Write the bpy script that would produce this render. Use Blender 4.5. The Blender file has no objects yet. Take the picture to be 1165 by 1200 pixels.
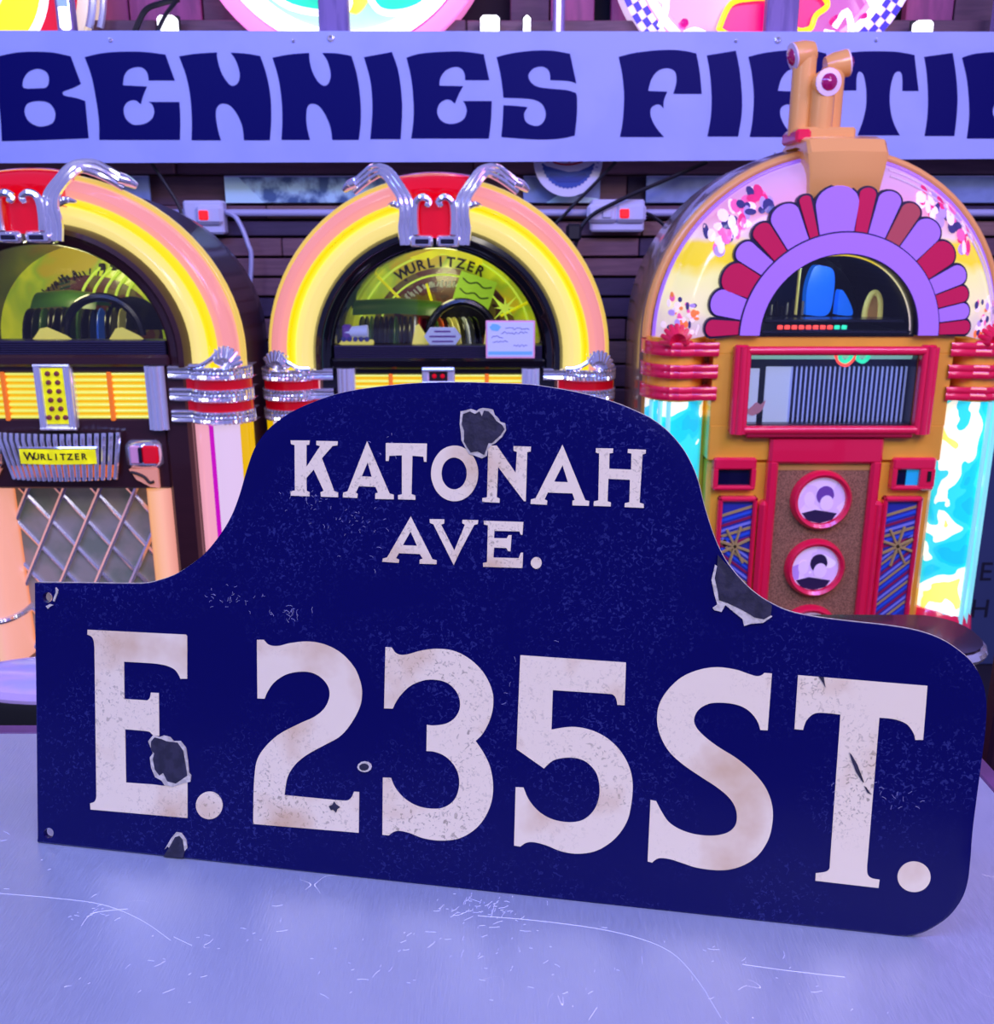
import bpy, bmesh, math, random
from mathutils import Vector, Matrix
from mathutils.geometry import tessellate_polygon
random.seed(7)
S = bpy.context.scene
COL = S.collection
PI = math.pi
# ------------------------------------------------------------------ camera
cam_d = bpy.data.cameras.new('camera'); cam = bpy.data.objects.new('camera', cam_d); COL.objects.link(cam)
cam.location = (0, 0, 1.36); cam.rotation_euler = (math.radians(90-15.9), 0, 0)
cam_d.sensor_fit = 'HORIZONTAL'; cam_d.sensor_width = 36.0; cam_d.lens = 36.0*1150/1165
cam_d.clip_start = 0.02
cam_d.dof.use_dof = True; cam_d.dof.focus_distance = 0.68; cam_d.dof.aperture_fstop = 22
S.camera = cam
# ------------------------------------------------------------------ colour helpers, world, lights
def L(h):
    h = h.lstrip('#'); c = [int(h[i:i+2], 16)/255 for i in (0, 2, 4)]
    return tuple(x/12.92 if x <= .04045 else ((x+.055)/1.055)**2.4 for x in c)
W = bpy.data.worlds.new('room_air'); S.world = W; W.use_nodes = True
bg = W.node_tree.nodes['Background']; bg.inputs[0].default_value = (.33, .33, .95, 1); bg.inputs[1].default_value = .50
def area(name, loc, aim, sx, sy, power, col):
    d = bpy.data.lights.new(name, 'AREA'); d.shape = 'RECTANGLE'; d.size = sx; d.size_y = sy; d.energy = power; d.color = col
    o = bpy.data.objects.new(name, d); COL.objects.link(o); o.location = loc
    o.rotation_euler = (Vector(aim)-Vector(loc)).to_track_quat('-Z', 'Y').to_euler(); return o
area('ceiling_lamp_neutral', (.9, -1.3, 3.1), (0, .6, .95), 1.6, 1.0, 48, (1, .92, .80))
area('ceiling_lamp_blue', (-.8, .1, 3.0), (-.4, 3.0, 1.6), 2.4, .35, 52, (.14, .24, 1))
area('ceiling_lamp_violet', (1.3, .2, 3.0), (1.1, 3.0, 1.5), 1.4, .35, 32, (.42, .22, 1))
area('added_pink_light', (1.9, .9, 2.3), (.35, .5, .95), .9, .3, 9, (1, .32, .85))  # unseen area light, added to tint the right side of the table pink
for i_, x_ in enumerate((-1.7, 1.9)):   # unseen white strip lights, front to back, added for highlights on the chrome
    area('added_strip_light', (x_, .3, 3.0), (x_*.2, 2.3, 1.0), .12, 2.6, 13, (.9, .93, 1))
S.view_settings.view_transform = 'Standard'; S.view_settings.look = 'None'
S.view_settings.exposure = 0; S.view_settings.gamma = 1; S.view_settings.use_curve_mapping = False
# ------------------------------------------------------------------ materials
MATS = {}
def mat(key, col, rough=.5, metal=0, emit=None, estr=0, mix=None, scale=20, amt=.5, bump=0, coat=0, stretch=None, alpha=None, spec=None, lo=.42, hi=.58):
    m = bpy.data.materials.new(key); m.use_nodes = True; nt = m.node_tree; N = nt.nodes; K = nt.links
    b = N['Principled BSDF']
    b.inputs['Base Color'].default_value = (*L(col), 1); b.inputs['Roughness'].default_value = rough; b.inputs['Metallic'].default_value = metal
    if coat: b.inputs['Coat Weight'].default_value = coat; b.inputs['Coat Roughness'].default_value = .05
    if spec is not None: b.inputs['Specular IOR Level'].default_value = spec
    if emit: b.inputs['Emission Color'].default_value = (*L(emit), 1); b.inputs['Emission Strength'].default_value = estr
    if alpha is not None: b.inputs['Alpha'].default_value = alpha
    if mix or bump:
        tc = N.new('ShaderNodeTexCoord'); mp = N.new('ShaderNodeMapping'); K.new(tc.outputs['Object'], mp.inputs[0])
        if stretch: mp.inputs['Scale'].default_value = stretch
        nz = N.new('ShaderNodeTexNoise'); nz.inputs['Scale'].default_value = scale; nz.inputs['Detail'].default_value = 4
        K.new(mp.outputs[0], nz.inputs['Vector'])
        if mix:
            r = N.new('ShaderNodeValToRGB'); r.color_ramp.elements[0].position = lo; r.color_ramp.elements[1].position = hi
            c2 = [L(col)[i]*(1-amt)+L(mix)[i]*amt for i in range(3)]
            r.color_ramp.elements[0].color = (*L(col), 1); r.color_ramp.elements[1].color = (*c2, 1)
            K.new(nz.outputs['Fac'], r.inputs[0]); K.new(r.outputs[0], b.inputs['Base Color'])
            if emit: K.new(r.outputs[0], b.inputs['Emission Color'])
        if bump:
            bp = N.new('ShaderNodeBump'); bp.inputs['Strength'].default_value = bump; bp.inputs['Distance'].default_value = .002
            K.new(nz.outputs['Fac'], bp.inputs['Height']); K.new(bp.outputs[0], b.inputs['Normal'])
    MATS[key] = m; return m
def glass(key, tint='ffffff', rough=.02, k=1.0):
    m = bpy.data.materials.new(key); m.use_nodes = True; nt = m.node_tree; N = nt.nodes; K = nt.links
    N.remove(N['Principled BSDF']); out = N['Material Output']
    t = N.new('ShaderNodeBsdfTransparent'); t.inputs[0].default_value = (*L(tint), 1)
    g = N.new('ShaderNodeBsdfGlossy'); g.inputs['Roughness'].default_value = rough
    fr = N.new('ShaderNodeFresnel'); fr.inputs[0].default_value = 1.45
    mx = N.new('ShaderNodeMixShader'); K.new(fr.outputs[0], mx.inputs[0]); K.new(t.outputs[0], mx.inputs[1]); K.new(g.outputs[0], mx.inputs[2])
    K.new(mx.outputs[0], out.inputs[0]); MATS[key] = m; return m
def ramp_mat(key, axis, stops, rough=.4, estr=1.0, noise=0, nscale=14, coat=.5, base=.35):
    """printed / moulded colour along one object axis, lit from inside"""
    m = bpy.data.materials.new(key); m.use_nodes = True; nt = m.node_tree; N = nt.nodes; K = nt.links; b = N['Principled BSDF']
    tc = N.new('ShaderNodeTexCoord'); sp = N.new('ShaderNodeSeparateXYZ'); K.new(tc.outputs['Object'], sp.inputs[0])
    a0, a1 = stops[0][0], stops[-1][0]
    mr = N.new('ShaderNodeMapRange'); mr.inputs['From Min'].default_value = a0; mr.inputs['From Max'].default_value = a1
    src = sp.outputs[axis]
    if noise:
        nz = N.new('ShaderNodeTexNoise'); nz.inputs['Scale'].default_value = nscale; nz.inputs['Detail'].default_value = 2; K.new(tc.outputs['Object'], nz.inputs[0])
        ma = N.new('ShaderNodeMath'); ma.operation = 'MULTIPLY_ADD'; K.new(nz.outputs['Fac'], ma.inputs[0]); ma.inputs[1].default_value = noise; K.new(src, ma.inputs[2])
        mb = N.new('ShaderNodeMath'); mb.operation = 'SUBTRACT'; K.new(ma.outputs[0], mb.inputs[0]); mb.inputs[1].default_value = noise/2; src = mb.outputs[0]
    K.new(src, mr.inputs['Value'])
    r = N.new('ShaderNodeValToRGB'); K.new(mr.outputs[0], r.inputs[0]); el = r.color_ramp.elements
    for i, (p, c) in enumerate(stops):
        q = (p-a0)/(a1-a0)
        e = el[i] if i < 2 else el.new(q)
        e.position = q; e.color = (*L(c), 1)
    K.new(r.outputs[0], b.inputs['Emission Color']); b.inputs['Emission Strength'].default_value = estr
    mm = N.new('ShaderNodeMixRGB'); mm.blend_type = 'MULTIPLY'; mm.inputs[0].default_value = 1; mm.inputs[2].default_value = (base, base, base, 1)
    K.new(r.outputs[0], mm.inputs[1]); K.new(mm.outputs[0], b.inputs['Base Color'])
    b.inputs['Roughness'].default_value = rough; b.inputs['Coat Weight'].default_value = coat; b.inputs['Coat Roughness'].default_value = .06
    MATS[key] = m; return m
def blob_mat(key, cols, scale=18, estr=.9, stretch=(1, 1, 1), coat=.5, soft=False):
    """abstract blotchy print: hard-edged patches of several colours"""
    m = bpy.data.materials.new(key); m.use_nodes = True; nt = m.node_tree; N = nt.nodes; K = nt.links; b = N['Principled BSDF']
    tc = N.new('ShaderNodeTexCoord'); mp = N.new('ShaderNodeMapping'); mp.inputs['Scale'].default_value = stretch; K.new(tc.outputs['Object'], mp.inputs[0])
    nz = N.new('ShaderNodeTexNoise'); nz.inputs['Scale'].default_value = scale; nz.inputs['Detail'].default_value = 1.5; nz.inputs['Distortion'].default_value = .6; K.new(mp.outputs[0], nz.inputs[0])
    r = N.new('ShaderNodeValToRGB'); K.new(nz.outputs['Fac'], r.inputs[0]); r.color_ramp.interpolation = 'LINEAR' if soft else 'CONSTANT'; el = r.color_ramp.elements
    n = len(cols)
    for i, c in enumerate(cols):
        q = 0 if i == 0 else .34+.32*(i-1)/max(1, n-2)
        e = el[i] if i < 2 else el.new(q)
        e.position = q; e.color = (*L(c), 1)
    K.new(r.outputs[0], b.inputs['Base Color']); K.new(r.outputs[0], b.inputs['Emission Color']); b.inputs['Emission Strength'].default_value = estr
    b.inputs['Roughness'].default_value = .3; b.inputs['Coat Weight'].default_value = coat
    MATS[key] = m; return m

mat('chrome', 'f4f4ff', .12, .82); mat('chrome_soft', 'eef0ff', .2, .6)
mat('black_gloss', '08080f', .12, coat=.6); mat('black', '0b0a12', .5); mat('rubber', '0a0a0d', .7)
mat('brown_gloss', '34161c', .3, coat=.25, mix='3a1a20', scale=6, stretch=(1, 1, 8))
mat('black_body', '0a0a14', .14, coat=.6)
mat('red_glow', 'd6001c', .15, emit='e0001c', estr=.35, coat=.6)
mat('red_insert', 'c00018', .3, emit='c80018', estr=.28)
for k, c, e in (('pink_tube', 'ffa0a4', .84), ('yellow_tube', 'ffe000', 1.0), ('cream_tube', 'ffe78c', .92), ('edge_tube', 'ffd868', .75),
                ('column_pink', 'ffb0c4', .85), ('column_magenta', 'e010d0', .7), ('column_white', 'efd2f6', .8), ('column_yellow', 'ffc800', .75)):
    mm_ = mat(k, c, .2, emit=c, estr=e, coat=.35, spec=.3); mm_.node_tree.nodes['Principled BSDF'].inputs['Base Color'].default_value = (*[v*.18 for v in L(c)], 1)
ramp_mat('bar_lit', 2, [(-.006, 'e8b800'), (0, 'f6ff70'), (.006, 'e8b800')], estr=.8)
mat('orange_div', 'f07820', .4, emit='f07820', estr=.4)
mat('plate_yellow', 'f2ee10', .3, emit='f0e800', estr=.55, mix='9a9a10', scale=40, amt=.35)
mat('button', '8a3a40', .25, coat=.5)
ramp_mat('pillar_right', 0, [(.165, 'ff8a2a'), (.185, 'ffb478'), (.21, 'ffbfa0'), (.235, 'ff9a98')], estr=.8)
ramp_mat('pillar_left', 0, [(-.235, 'ffd9a8'), (-.19, 'ffb8a8'), (-.1655, 'ffb09a'), (-.165, 'ff9050')], estr=.8)
mat('grille_cloth', '9a938c', .8, mix='6a7a68', scale=9, amt=.7, emit='8d8a80', estr=.10)
mat('peach', 'f0a080', .3, emit='f0a080', estr=.25)
mat('slat_dark', '2c2642', .3)
blob_mat('back_print', ['8aa018', 'b8c810', 'd8e020', 'a4c020', 'c8b018'], 9, .42, soft=True)
blob_mat('back_print_brown', ['4a2412', '6b3a1a', '7a6a18', '42220f'], 16, .18)
mat('lime_line', 'd0ee50', .4, emit='d0ee50', estr=.6)
mat('lime_sheet', '9fd030', .5, emit='9fd030', estr=.42)
mat('print_ink', '2a1a16', .6)
mat('rec_black', '0d0c0f', .25); mat('rec_red', 'a01820', .3, emit='a01820', estr=.1); mat('rec_yellow', 'c8c060', .35, emit='c8c060', estr=.12)
mat('rec_green', '2c4a1a', .3, emit='3c6a1a', estr=.12); mat('rec_white', 'cfd4c0', .4, emit='cfd4c0', estr=.1); mat('rec_orange', 'c04a18', .35, emit='c04a18', estr=.15); mat('rec_blue', '2b58b8', .3, emit='2b58b8', estr=.2)
mat('card_yellow', 'e8dc60', .6, emit='e8dc60', estr=.35); mat('paper', 'e4e4f4', .6); mat('paper_blue', 'c4ccf4', .6, emit='c4ccf4', estr=.15); mat('pink_edge', 'f0a8c8', .6); mat('ink_blue', '30308a', .6); mat('sky_strip', '78c8f0', .6)
glass('pane'); glass('pane_tint', 'e8ecd8')
# right-hand jukebox
mat('sub_yellow', 'f6b636', .3, coat=.4, mix='e6a430', scale=5, amt=.5)
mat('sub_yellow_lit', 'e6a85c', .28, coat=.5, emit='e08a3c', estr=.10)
mat('sub_red', 'f01a4a', .22, coat=.6); mat('sub_red_dark', 'b00f38', .3)
mat('petal_red', 'c01048', .25, emit='c01048', estr=.22, coat=.6); mat('petal_rust', 'b04a50', .25, emit='b04a50', estr=.2, coat=.6)
mat('petal_violet', 'a070dc', .25, emit='a070dc', estr=.36, coat=.6); mat('outline_navy', '120a3a', .4)
ramp_mat('dome_art', 2, [(1.10, 'f0b8d0'), (1.16, 'e0c8d8'), (1.20, 'fff0d0'), (1.27, 'fff6b0'), (1.30, 'ffe030'), (1.335, 'ffe040'), (1.35, 'f8d8e8'), (1.40, 'f0a0d0'), (1.46, 'e0a8e8'), (1.55, 'b8a0f0')], .15, .75, .05, 16)
blob_mat('dome_figures', ['e8508a', '6a5aa0', 'f8c8d8', 'e8b0d8', 'e070a8', 'f0c0e0'], 30, .6, soft=True)
blob_mat('dome_crowd', ['f8e0d0', 'e89868', '9a82a8', 'f8e8d8', 'd08890', 'e8d0f0'], 44, .6, soft=True)
blob_mat('column_art', ['18b8e0', '18c4e8', '30d4ea', 'f4fff8', 'fffff4', 'f4f070'], 13, .8, (1, 1, .8))
mat('dome_side', '8c7058', .22, coat=.5, spec=.5); mat('tube_clear', 'a0e8e0', .1, emit='70e0e0', estr=.5, coat=.6)
mat('grille_brown', 'a87858', .8, mix='5a3828', scale=420, amt=.8); mat('tan', 'c89448', .5)
blob_mat('porthole_art', ['b088e0', 'e4c8f0', 'd8b8ec', 'f0dcf4'], 14, .3)
mat('porthole_dark', '2a1a48', .5); mat('porthole_skin', 'e8ccf0', .5, emit='e8ccf0', estr=.25); mat('porthole_mauve', '7a4aa8', .5)
mat('stripes', '2c36a0', .35, coat=.4); mat('stripe_light', '8088e0', .4, coat=.3); mat('stripe_blue', '2858d8', .4, coat=.3); mat('stripe_wine', '901a50', .4, coat=.3)
for k_, c_ in (('blob_pink', 'f060a0'), ('blob_navy', '38306a'), ('blob_white', 'fbe4ee'), ('blob_magenta', 'e02a70'), ('blob_orange', 'f08040'), ('blob_lilac', 'b090d8')): mat(k_, c_, .3, emit=c_, estr=.45, coat=.4)
mat('star_gold', 'b09a60', .4); mat('navy_glass', '0c0c34', .1, coat=.5); mat('teal_card', '20a0d0', .3, emit='20a0d0', estr=.4)
mat('title_strip', 'aab4f0', .4, emit='98a8f0', estr=.35); mat('title_page', 'c0ccf8', .5, emit='b8c8f8', estr=.40); mat('title_dark', '101434', .3); mat('title_top', '9ad8c8', .3, emit='9ad8c8', estr=.5)
mat('neon_red', 'ff5a50', .3, emit='ff4a40', estr=1.2); mat('neon_teal', '30e0b0', .3, emit='30e0b0', estr=1.0)
mat('lens_ruby', '9a0a5a', .06, coat=1, emit='9a0a5a', estr=.15); mat('white_ring', 'f0d8ea', .3)
mat('inner_dark', '0a0a14', .3); mat('hood_blue', '1060e0', .35, emit='0a70ff', estr=.5); mat('rec_cream', 'c8c068', .4, emit='c8c068', estr=.3)
mat('dim_steel', '3a3a50', .25, .8)
# room
mat('wood_a', '6a4858', .6, mix='523648', scale=8, stretch=(1, 6, 10), bump=.2); mat('wood_b', '7c5662', .55, mix='604250', scale=8, stretch=(1, 6, 10), bump=.2); mat('wood_c', '423050', .6, mix='342642', scale=8, stretch=(1, 6, 10)); mat('wood_d', '8e6a66', .55, mix='705050', scale=9, stretch=(1, 6, 10), bump=.2)
mat('wall_dark', '140e1e', .8); mat('wood_pink', 'a84a80', .5, mix='80386a', scale=6, stretch=(5, 5, 1), amt=.7); mat('post_violet', '8a70b0', .55, mix='6a5494', scale=7, stretch=(9, 9, 1), amt=.7)
mat('floor_dark', '2a2433', .5, mix='1f1a28', scale=3)
mat('banner_white', 'b6c0fa', .5, mix='a8b4f4', scale=5, amt=.5, spec=.2); mat('banner_ink', '08085e', .45, spec=.08)
mat('pic_a', 'c4f0f8', .4, mix='4a6c94', scale=16, amt=1); mat('pic_b', '8ea4d0', .35, mix='54688f', scale=8); mat('pic_c', 'd0fcfc', .4)
mat('pvc', 'b4b4dc', .4); mat('socket_white', 'd4d6f6', .35); mat('switch_red', 'd01020', .3, emit='ff2020', estr=1.0); mat('cable', '15121e', .5); mat('cable_white', 'b8b8e0', .45)
mat('cap_white', 'e6e6fa', .35); mat('cap_blue', '2a50b0', .35); mat('cap_blue_dark', '1c3a94', .35); mat('cap_red', 'c02848', .35)
mat('slate_blue', '38487a', .5, mix='30406c', scale=3); mat('slate_ink', '0e1030', .6)
mat('light_white', 'ffffff', .4, emit='ffffff', estr=2.5)
for k, c, e in (('n_pink', 'ff8ad8', .75), ('n_white', 'ffffff', 1.3), ('n_magenta', 'd8107a', .5), ('n_green', '18c890', .75), ('n_yellow', 'ffe420', 1.0), ('n_red', 'e8002a', .6), ('n_lip', 'e80070', .7), ('n_cream', 'f6e2c8', .6)):
    mat(k, c, .3, emit=c, estr=e)
ramp_mat('n_face_mint', 2, [(1.80, 'fff0fa'), (1.90, 'f8f4fa'), (1.95, 'd0fbf0'), (2.03, '98ecd8')], estr=.75)
ramp_mat('n_face_pink', 0, [(.20, 'f868d8'), (.60, 'ffb8f4'), (.72, 'ffe4fc'), (.90, 'f878ea'), (1.3, 'e840e0')], estr=.7, base=.1)
mat('check_blue', '3a28c0', .4, emit='3a28c0', estr=.25); mat('check_white', 'f4d8ff', .4, emit='f4d8ff', estr=.7)
# bar furniture
mat('seat_silver', 'b8b4f0', .22, mix='d8b8ec', scale=12, amt=.8, bump=.3, coat=.5); mat('top_dark', '241826', .18, coat=.5); mat('chair_dark', '2a0e22', .35)
def enamel(key, base, speck, amount, stain=None):
    m = bpy.data.materials.new(key); m.use_nodes = True; nt = m.node_tree; N = nt.nodes; K = nt.links; b = N['Principled BSDF']
    tc = N.new('ShaderNodeTexCoord')
    fine = N.new('ShaderNodeTexNoise'); fine.inputs['Scale'].default_value = 330; fine.inputs['Detail'].default_value = 2; fine.inputs['Distortion'].default_value = 1.2
    big = N.new('ShaderNodeTexNoise'); big.inputs['Scale'].default_value = 11; big.inputs['Detail'].default_value = 3
    for n in (fine, big): K.new(tc.outputs['Object'], n.inputs[0])
    r1 = N.new('ShaderNodeValToRGB'); r1.color_ramp.elements[0].position = .56; r1.color_ramp.elements[1].position = .68; K.new(fine.outputs['Fac'], r1.inputs[0])
    r2 = N.new('ShaderNodeValToRGB'); r2.color_ramp.elements[0].position = .42; r2.color_ramp.elements[1].position = .62; K.new(big.outputs['Fac'], r2.inputs[0])
    mu = N.new('ShaderNodeMath'); mu.operation = 'MULTIPLY'; K.new(r1.outputs[0], mu.inputs[0]); K.new(r2.outputs[0], mu.inputs[1])
    mv = N.new('ShaderNodeMath'); mv.operation = 'MULTIPLY'; K.new(mu.outputs[0], mv.inputs[0]); mv.inputs[1].default_value = amount
    mx = N.new('ShaderNodeMixRGB'); K.new(mv.outputs[0], mx.inputs[0]); mx.inputs[1].default_value = (*L(base), 1); mx.inputs[2].default_value = (*L(speck), 1)
    src = mx.outputs[0]
    if stain:
        sn = N.new('ShaderNodeTexNoise'); sn.inputs['Scale'].default_value = 17; sn.inputs['Detail'].default_value = 4; K.new(tc.outputs['Object'], sn.inputs[0])
        rs = N.new('ShaderNodeValToRGB'); rs.color_ramp.elements[0].position = .52; rs.color_ramp.elements[1].position = .8; K.new(sn.outputs['Fac'], rs.inputs[0])
        m2 = N.new('ShaderNodeMixRGB'); K.new(rs.outputs[0], m2.inputs[0]); K.new(src, m2.inputs[1]); m2.inputs[2].default_value = (*L(stain), 1); src = m2.outputs[0]
    K.new(src, b.inputs['Base Color'])
    rr = N.new('ShaderNodeMath'); rr.operation = 'MULTIPLY_ADD'; K.new(mu.outputs[0], rr.inputs[0]); rr.inputs[1].default_value = .3; rr.inputs[2].default_value = .2; K.new(rr.outputs[0], b.inputs['Roughness']); b.inputs['Specular IOR Level'].default_value = .2
    MATS[key] = m
enamel('enamel_blue', '02024c', '343a84', .5)
enamel('enamel_cream', 'ecdcc0', 'a0947f', .9, 'c8a074')
mat('iron', '18152c', .55, mix='2a263e', scale=160, bump=.4, amt=.8); mat('enamel_edge', 'd0c8bc', .4, mix='8f887c', scale=260); mat('scuff', '8a88b4', .5)
def brushed():
    m = bpy.data.materials.new('aluminium'); m.use_nodes = True; nt = m.node_tree; N = nt.nodes; K = nt.links; b = N['Principled BSDF']
    tc = N.new('ShaderNodeTexCoord'); mp = N.new('ShaderNodeMapping'); mp.inputs['Scale'].default_value = (700, 90, 60); mp.inputs['Rotation'].default_value = (0, 0, 0); K.new(tc.outputs['Object'], mp.inputs[0])
    g = N.new('ShaderNodeTexNoise'); g.inputs['Scale'].default_value = 1; g.inputs['Detail'].default_value = 3; K.new(mp.outputs[0], g.inputs[0])
    lo = N.new('ShaderNodeTexNoise'); lo.inputs['Scale'].default_value = 6; lo.inputs['Detail'].default_value = 5; K.new(tc.outputs['Object'], lo.inputs[0])
    # scratches: thin lines where distorted noise crosses one value, kept only in scuffed zones
    s = N.new('ShaderNodeTexNoise'); s.inputs['Scale'].default_value = 9; s.inputs['Detail'].default_value = 2; s.inputs['Distortion'].default_value = 1.1; K.new(tc.outputs['Object'], s.inputs[0])
    sb = N.new('ShaderNodeMath'); sb.operation = 'SUBTRACT'; K.new(s.outputs['Fac'], sb.inputs[0]); sb.inputs[1].default_value = .5
    ab = N.new('ShaderNodeMath'); ab.operation = 'ABSOLUTE'; K.new(sb.outputs[0], ab.inputs[0])
    ls = N.new('ShaderNodeMath'); ls.operation = 'LESS_THAN'; K.new(ab.outputs[0], ls.inputs[0]); ls.inputs[1].default_value = .0004
    z = N.new('ShaderNodeTexNoise'); z.inputs['Scale'].default_value = 14; K.new(tc.outputs['Object'], z.inputs[0])
    zz = N.new('ShaderNodeMath'); zz.operation = 'GREATER_THAN'; K.new(z.outputs['Fac'], zz.inputs[0]); zz.inputs[1].default_value = .60
    sc = N.new('ShaderNodeMath'); sc.operation = 'MULTIPLY'; K.new(ls.outputs[0], sc.inputs[0]); K.new(zz.outputs[0], sc.inputs[1])
    v = N.new('ShaderNodeTexVoronoi'); v.inputs['Scale'].default_value = 95; K.new(tc.outputs['Object'], v.inputs[0])
    vl = N.new('ShaderNodeMath'); vl.operation = 'LESS_THAN'; K.new(v.outputs['Distance'], vl.inputs[0]); vl.inputs[1].default_value = .05
    vm = N.new('ShaderNodeMath'); vm.operation = 'MULTIPLY'; K.new(vl.outputs[0], vm.inputs[0]); K.new(zz.outputs[0], vm.inputs[1])
    mxs = N.new('ShaderNodeMath'); mxs.operation = 'MAXIMUM'; K.new(sc.outputs[0], mxs.inputs[0]); K.new(vm.outputs[0], mxs.inputs[1])
    c = N.new('ShaderNodeMixRGB'); K.new(lo.outputs['Fac'], c.inputs[0]); c.inputs[1].default_value = (*L('b6c4e6'), 1); c.inputs[2].default_value = (*L('dfe6f8'), 1)
    c2 = N.new('ShaderNodeMixRGB'); K.new(mxs.outputs[0], c2.inputs[0]); K.new(c.outputs[0], c2.inputs[1]); c2.inputs[2].default_value = (*L('f6f6ff'), 1)
    K.new(c2.outputs[0], b.inputs['Base Color'])
    mt = N.new('ShaderNodeMath'); mt.operation = 'MULTIPLY_ADD'; K.new(mxs.outputs[0], mt.inputs[0]); mt.inputs[1].default_value = -.6; mt.inputs[2].default_value = .70; K.new(mt.outputs[0], b.inputs['Metallic'])
    rg = N.new('ShaderNodeMath'); rg.operation = 'MULTIPLY_ADD'; K.new(g.outputs['Fac'], rg.inputs[0]); rg.inputs[1].default_value = .24; rg.inputs[2].default_value = .27; K.new(rg.outputs[0], b.inputs['Roughness'])
    bp = N.new('ShaderNodeBump'); bp.inputs['Strength'].default_value = .35; bp.inputs['Distance'].default_value = .0006; K.new(g.outputs['Fac'], bp.inputs['Height']); K.new(bp.outputs[0], b.inputs['Normal'])
    MATS['aluminium'] = m
brushed()
mat('scratch_white', 'd8dcf6', .5)
mat('table_wood', '5a3860', .5, mix='7a4a80', scale=14, stretch=(1, 1, 6))
# ------------------------------------------------------------------ mesh helpers
class MB:
    def __init__(s): s.v = []; s.f = []
    def add(s, v, f):
        o = len(s.v); s.v += [tuple(p) for p in v]; s.f += [tuple(i+o for i in q) for q in f]; return s
    def box(s, x0, x1, y0, y1, z0, z1):
        return s.add([(x, y, z) for x in (x0, x1) for y in (y0, y1) for z in (z0, z1)], [(0, 1, 3, 2), (4, 6, 7, 5), (0, 4, 5, 1), (2, 3, 7, 6), (0, 2, 6, 4), (1, 5, 7, 3)])
    def rbox(s, x0, x1, y0, y1, z0, z1, b=.004):
        c = ((x0+x1)/2, (y0+y1)/2, (z0+z1)/2); h = ((x1-x0)/2, (y1-y0)/2, (z1-z0)/2); b = min(b, .49*2*min(h))
        bm = bmesh.new()
        for sx in (-1, 1):
            for sy in (-1, 1):
                for sz in (-1, 1):
                    for k in range(3):
                        q = [h[i]-(0 if i == k else b) for i in range(3)]
                        bm.verts.new((c[0]+sx*q[0], c[1]+sy*q[1], c[2]+sz*q[2]))
        bmesh.ops.convex_hull(bm, input=bm.verts); bm.verts.index_update()
        r = s.add([v.co for v in bm.verts], [[v.index for v in f.verts] for f in bm.faces]); bm.free(); return r
    def grid(s, rows, cu=False, cv=False):
        n, m = len(rows), len(rows[0]); f = []
        for i in range(n if cu else n-1):
            for j in range(m if cv else m-1):
                a, b = i, (i+1) % n; c, d = j, (j+1) % m
                f.append((a*m+c, b*m+c, b*m+d, a*m+d))
        return s.add([p for r in rows for p in r], f)
    def tube(s, path, r, seg=8, closed=False, ry=None):
        P = [Vector(p) for p in path]; n = len(P); rows = []
        up = None
        if isinstance(r, (list, tuple)) and len(r) != n:
            r0 = r; r = []
            for i in range(n):
                q = i/(n-1)*(len(r0)-1); j = min(int(q), len(r0)-2); r.append(r0[j]+(r0[j+1]-r0[j])*(q-j))
        for i in range(n):
            t = (P[(i+1) % n]-P[i-1]) if closed else (P[min(i+1, n-1)]-P[max(i-1, 0)])
            t.normalize()
            if up is None:
                up = Vector((0, 1, 0)) if abs(t.y) < .9 else Vector((0, 0, 1))
            a = (up-t*up.dot(t)); a.normalize(); up = a; b = t.cross(a)
            rr = r[i] if isinstance(r, (list, tuple)) else r; r2 = ry if ry else rr
            rows.append([P[i]+a*(r2*math.cos(2*PI*k/seg))+b*(rr*math.sin(2*PI*k/seg)) for k in range(seg)])
        o = len(s.v); s.grid(rows, closed, True)
        if not closed:
            s.f.append(tuple(o+k for k in range(seg))); s.f.append(tuple(o+(n-1)*seg+k for k in range(seg))[::-1])
        return s
    def lathe(s, prof, seg=24, at=(0, 0, 0), axis='z'):
        rows = []
        for k in range(seg):
            a = 2*PI*k/seg; row = []
            for r, h in prof:
                c = (r*math.cos(a), r*math.sin(a), h)
                if axis == 'y': c = (c[0], h, c[1])
                if axis == 'x': c = (h, c[0], c[1])
                row.append((c[0]+at[0], c[1]+at[1], c[2]+at[2]))
            rows.append(row)
        return s.grid(rows, True, False)
    def plate(s, outs, y0, y1, tri=None):
        pts = [Vector((x, z, 0)) for o in outs for x, z in o]
        tr = tessellate_polygon([[Vector((x, z, 0)) for x, z in o] for o in outs]); n = len(pts)
        f = [tuple(t) for t in tr]+[tuple(i+n for i in t)[::-1] for t in tr]; k = 0
        for o in outs:
            m = len(o)
            for i in range(m):
                a, b = k+i, k+(i+1) % m; f.append((a, b, b+n, a+n))
            k += m
        return s.add([(p.x, y0, p.y) for p in pts]+[(p.x, y1, p.y) for p in pts], f)
    def build(s, name, m, parent=None, smooth=False, loc=None):
        me = bpy.data.meshes.new(name); me.from_pydata(s.v, [], s.f); me.validate()
        bm = bmesh.new(); bm.from_mesh(me); bmesh.ops.recalc_face_normals(bm, faces=bm.faces); bm.to_mesh(me); bm.free()
        if smooth:
            me.shade_smooth()
            me.set_sharp_from_angle(angle=math.radians(38))
        me.materials.append(MATS[m]); o = bpy.data.objects.new(name, me); COL.objects.link(o)
        if parent: o.parent = parent
        if loc: o.location = loc
        return o
def thing(name, label, cat, loc=(0, 0, 0), rot=(0, 0, 0), group=None):
    o = bpy.data.objects.new(name, None); COL.objects.link(o); o.location = loc; o.rotation_euler = rot; o.empty_display_size = .05
    return tag(o, label, cat, group)
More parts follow.
